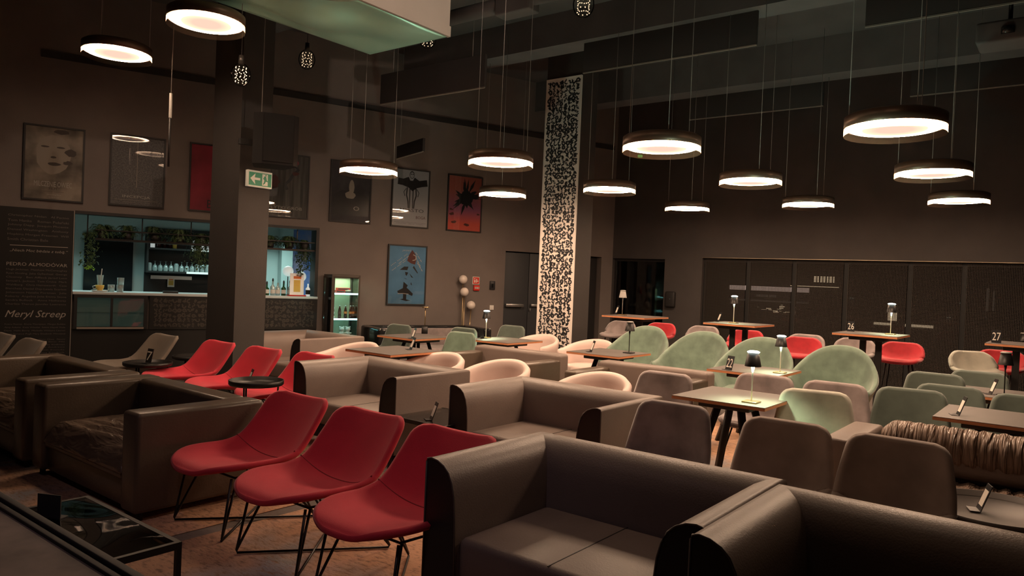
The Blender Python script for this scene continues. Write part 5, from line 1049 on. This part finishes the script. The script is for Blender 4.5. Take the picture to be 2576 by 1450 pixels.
# corner table at the photographer's left
e0 = at(0, 1240, .72); e1 = at(310, 1410, .72); c = (e0 + e1) / 2 - YL * .42 - XL * .1
o = thing('side_table', 'dark rimmed table with a worn grey brown top in the near left corner', 'table', (c.x, c.y, 0), G)
f = MB(); w_, d_ = .8, .42
f.rbox(-w_, w_, d_ - .028, d_, .69, .72, .004); f.rbox(-w_, w_, d_ - .055, d_ - .032, .68, .71, .004); f.rbox(-w_, w_, -d_, -d_ + .05, .69, .72, .006); f.rbox(-w_, -w_ + .05, -d_ + .05, d_ - .05, .69, .72, .006); f.rbox(w_ - .05, w_, -d_ + .05, d_ - .05, .69, .72, .006); f.build('rim', 'black', o)
M['worn'] = mat('worn_top', (0.15, 0.115, 0.095), 0.6, var=0.35, vscale=5, detail=6)
MB().box(-w_ + .05, w_ - .05, -d_ + .05, d_ - .055, .67, .70).build('tabletop', 'worn', o)
for x in (-w_ + .03, w_ - .03):
    for y in (-d_ + .03, d_ - .03): MB().box(x - .02, x + .02, y - .02, y + .02, 0, .69).build('leg', 'blackmetal', o)

# ------------------------------------------------------------------ table lamps
def table_lamp(label, px, py, h, lit, dark=False, power=2.2):
    p = at(px, py, h + .01); o = thing('table_lamp', label, 'lamp', (p.x, p.y, h), G, 'cordless table lamps')
    MB().rbox(-.055, .055, -.055, .055, 0, .012, .003).build('base', 'blackmetal' if dark else 'brass', o)
    b = MB().tube([(0, 0, .01), (0, 0, .22), (0, 0, .27)], [.0045, .0055, .013], 10); b.build('stem', 'blackmetal' if dark else ('white' if lit else 'cable'), o)  # lit lamps get a paler stem, standing in for the bulb's light
    MB().lathe([(.060, .27), (.040, .372), (.038, .372), (.058, .27)], 32).build('lamp_shade', 'blackmetal' if (dark or lit) else 'cable', o)
    MB().lathe([(.001, .388), (.03, .386), (.045, .379), (.045, .373), (.001, .373)], 24).build('top_diffuser', 'bulbcool' if lit else 'cable', o)
    if lit:
        ld = bpy.data.lights.new('bulb', 'SPOT'); ld.energy = power * 20; ld.color = (0.74, 1.0, 0.62); ld.spot_size = R(150); ld.spot_blend = .7; ld.shadow_soft_size = .03
        l = bpy.data.objects.new('bulb', ld); COL.objects.link(l); l.parent = o; l.location = (0, 0, .33)
        ld = bpy.data.lights.new('uplight', 'SPOT'); ld.energy = power * 26; ld.color = (0.62, 1.0, 0.78); ld.spot_size = R(150); ld.spot_blend = 1; ld.shadow_soft_size = .04
        l = bpy.data.objects.new('uplight', ld); COL.objects.link(l); l.parent = o; l.location = (0, 0, .40); l.rotation_euler.x = PI
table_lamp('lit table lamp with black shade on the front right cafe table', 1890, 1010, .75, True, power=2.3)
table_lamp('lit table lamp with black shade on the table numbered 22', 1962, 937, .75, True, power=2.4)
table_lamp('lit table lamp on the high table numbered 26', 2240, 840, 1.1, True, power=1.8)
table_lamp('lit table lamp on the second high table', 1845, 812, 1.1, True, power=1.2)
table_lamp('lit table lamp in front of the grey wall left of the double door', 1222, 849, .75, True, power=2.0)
table_lamp('unlit grey table lamp on the far left high table', 1565, 792, 1.1, False)
table_lamp('unlit table lamp with see through shade in front of a mauve stool', 1582, 887, .75, False, True)
table_lamp('unlit black table lamp on the right edge table among green chairs', 2526, 993, .75, False, True)
table_lamp('unlit bronze table lamp cut by the right edge', 2573, 905, .75, False, True)
p = at(1068, 838, .76); o = thing('table_lamp', 'slim black flat topped lamp with a thick round foot', 'lamp', (p.x, p.y, .75), 0, 'cordless table lamps')
MB().lathe([(.001, 0), (.045, 0), (.045, .1), (.001, .1)], 24).build('base', 'black', o); MB().tube([(0, 0, .1), (0, 0, .37)], .006, 8).build('stem', 'brass', o); MB().lathe([(.001, .37), (.05, .37), (.05, .385), (.001, .385)], 24).build('lamp_head', 'brass', o)

# ------------------------------------------------------------------ number stands
def number(label, px, py, h, yaw, txt, sc=1.0, lean=.32):
    p = at(px, py, h); o = thing('table_number', label, 'number stand', (p.x, p.y, h), yaw, 'table number stands'); w_ = .085 * sc; H = .13 * sc
    b = MB(); th = .004; d = H * lean
    b.add([(-w_ / 2, 0, 0), (w_ / 2, 0, 0), (w_ / 2, d, H), (-w_ / 2, d, H), (-w_ / 2, th, 0), (w_ / 2, th, 0), (w_ / 2, d + th, H), (-w_ / 2, d + th, H)], [(0, 1, 2, 3), (7, 6, 5, 4), (0, 4, 5, 1), (1, 5, 6, 2), (2, 6, 7, 3), (3, 7, 4, 0)]); b.build('plate', 'ink', o)
    MB().box(-w_ / 2, w_ / 2, -.045, .002, 0, .004).build('foot', 'ink', o)
    if txt is None:
        b = MB().add([(x, -.0012 + z / H * d, z) for x, z in ((-w_ * .38, H * .2), (w_ * .38, H * .2), (w_ * .38, H * .8), (-w_ * .38, H * .8))], [(0, 1, 2, 3)]); b.build('digits', 'digit', o)
    if txt:
        b = MB().text(txt, -w_ * .42, w_ * .42, H * .5, H * .62, 0, 0); b.v = [(x, -.0012 + z / H * d, z) for x, y, z in b.v]
        if len(txt) > 1: b.v += []
        b.build('digits', 'digit', o)
CAMY = lambda px: -math.atan((px - 1288) / FOC)
number('number stand reading 26, left of a lit lamp on its high table', 2140, 834, 1.1, CAMY(2140), '26', 1.0, .1)
number('number stand reading 27 near the right edge of the picture', 2506, 863, 1.1, CAMY(2506), '27', 1.1, .1)
number('black stand with white number 22 turned to the left', 1832, 931, .75, CAMY(1832) - .8, '22', 1.1, .25)
number('black stand with white number 18 on the low glass table', 1411, 945, .45, CAMY(1411) - .3, '18', 1.1, .2)
number('narrow stand showing 7 on the black tray table at the left', 372, 914, .5, CAMY(372) - 1.0, '7', 1.2, .2)
for px, py, h, dy, lb in [(1805, 810, 1.1, -1.28, 'edge on number stand at the left of the second high table'), (1548, 791, 1.1, -1.25, 'edge on number stand on the far left high table'), (1485, 886, .75, -1.3, 'edge on number stand on the table with the unlit see through lamp'), (1036, 852, .75, -1.3, 'edge on number stand beside the black flat topped lamp'), (1032, 880, .75, -1.3, 'edge on number stand on the square table between pink chairs'), (1214, 852, 0.75, 2.2, 'dark number stand beside the lit lamp by the wall'), (2490, 992, .75, -1.3, 'edge on number stand on the far right table by the dark lamp'), (2408, 1045, .75, -1.35, 'edge on number stand on the table behind the bronze sofa'), (2460, 1284, .5, -1.35, 'edge on number stand on the large round tray'), (1083, 1056, .45, -1.35, 'edge on number stand on the low glass table behind the red chairs'), (622, 966, .5, -1.4, 'edge on number stand on the tray table by the red chairs')]:
    number(lb, px, py, h, CAMY(px) + dy, None, 1.05, .35)
p = at(122, 1300, .43); o = thing('table_number', 'black number stand seen from behind on the corner glass table', 'number stand', (p.x, p.y, .42), R(-10), 'table number stands'); MB().box(-.06, .06, 0, .005, 0, .11).build('plate', 'ink', o); MB().box(-.06, .06, 0, .05, 0, .005).build('foot', 'ink', o)
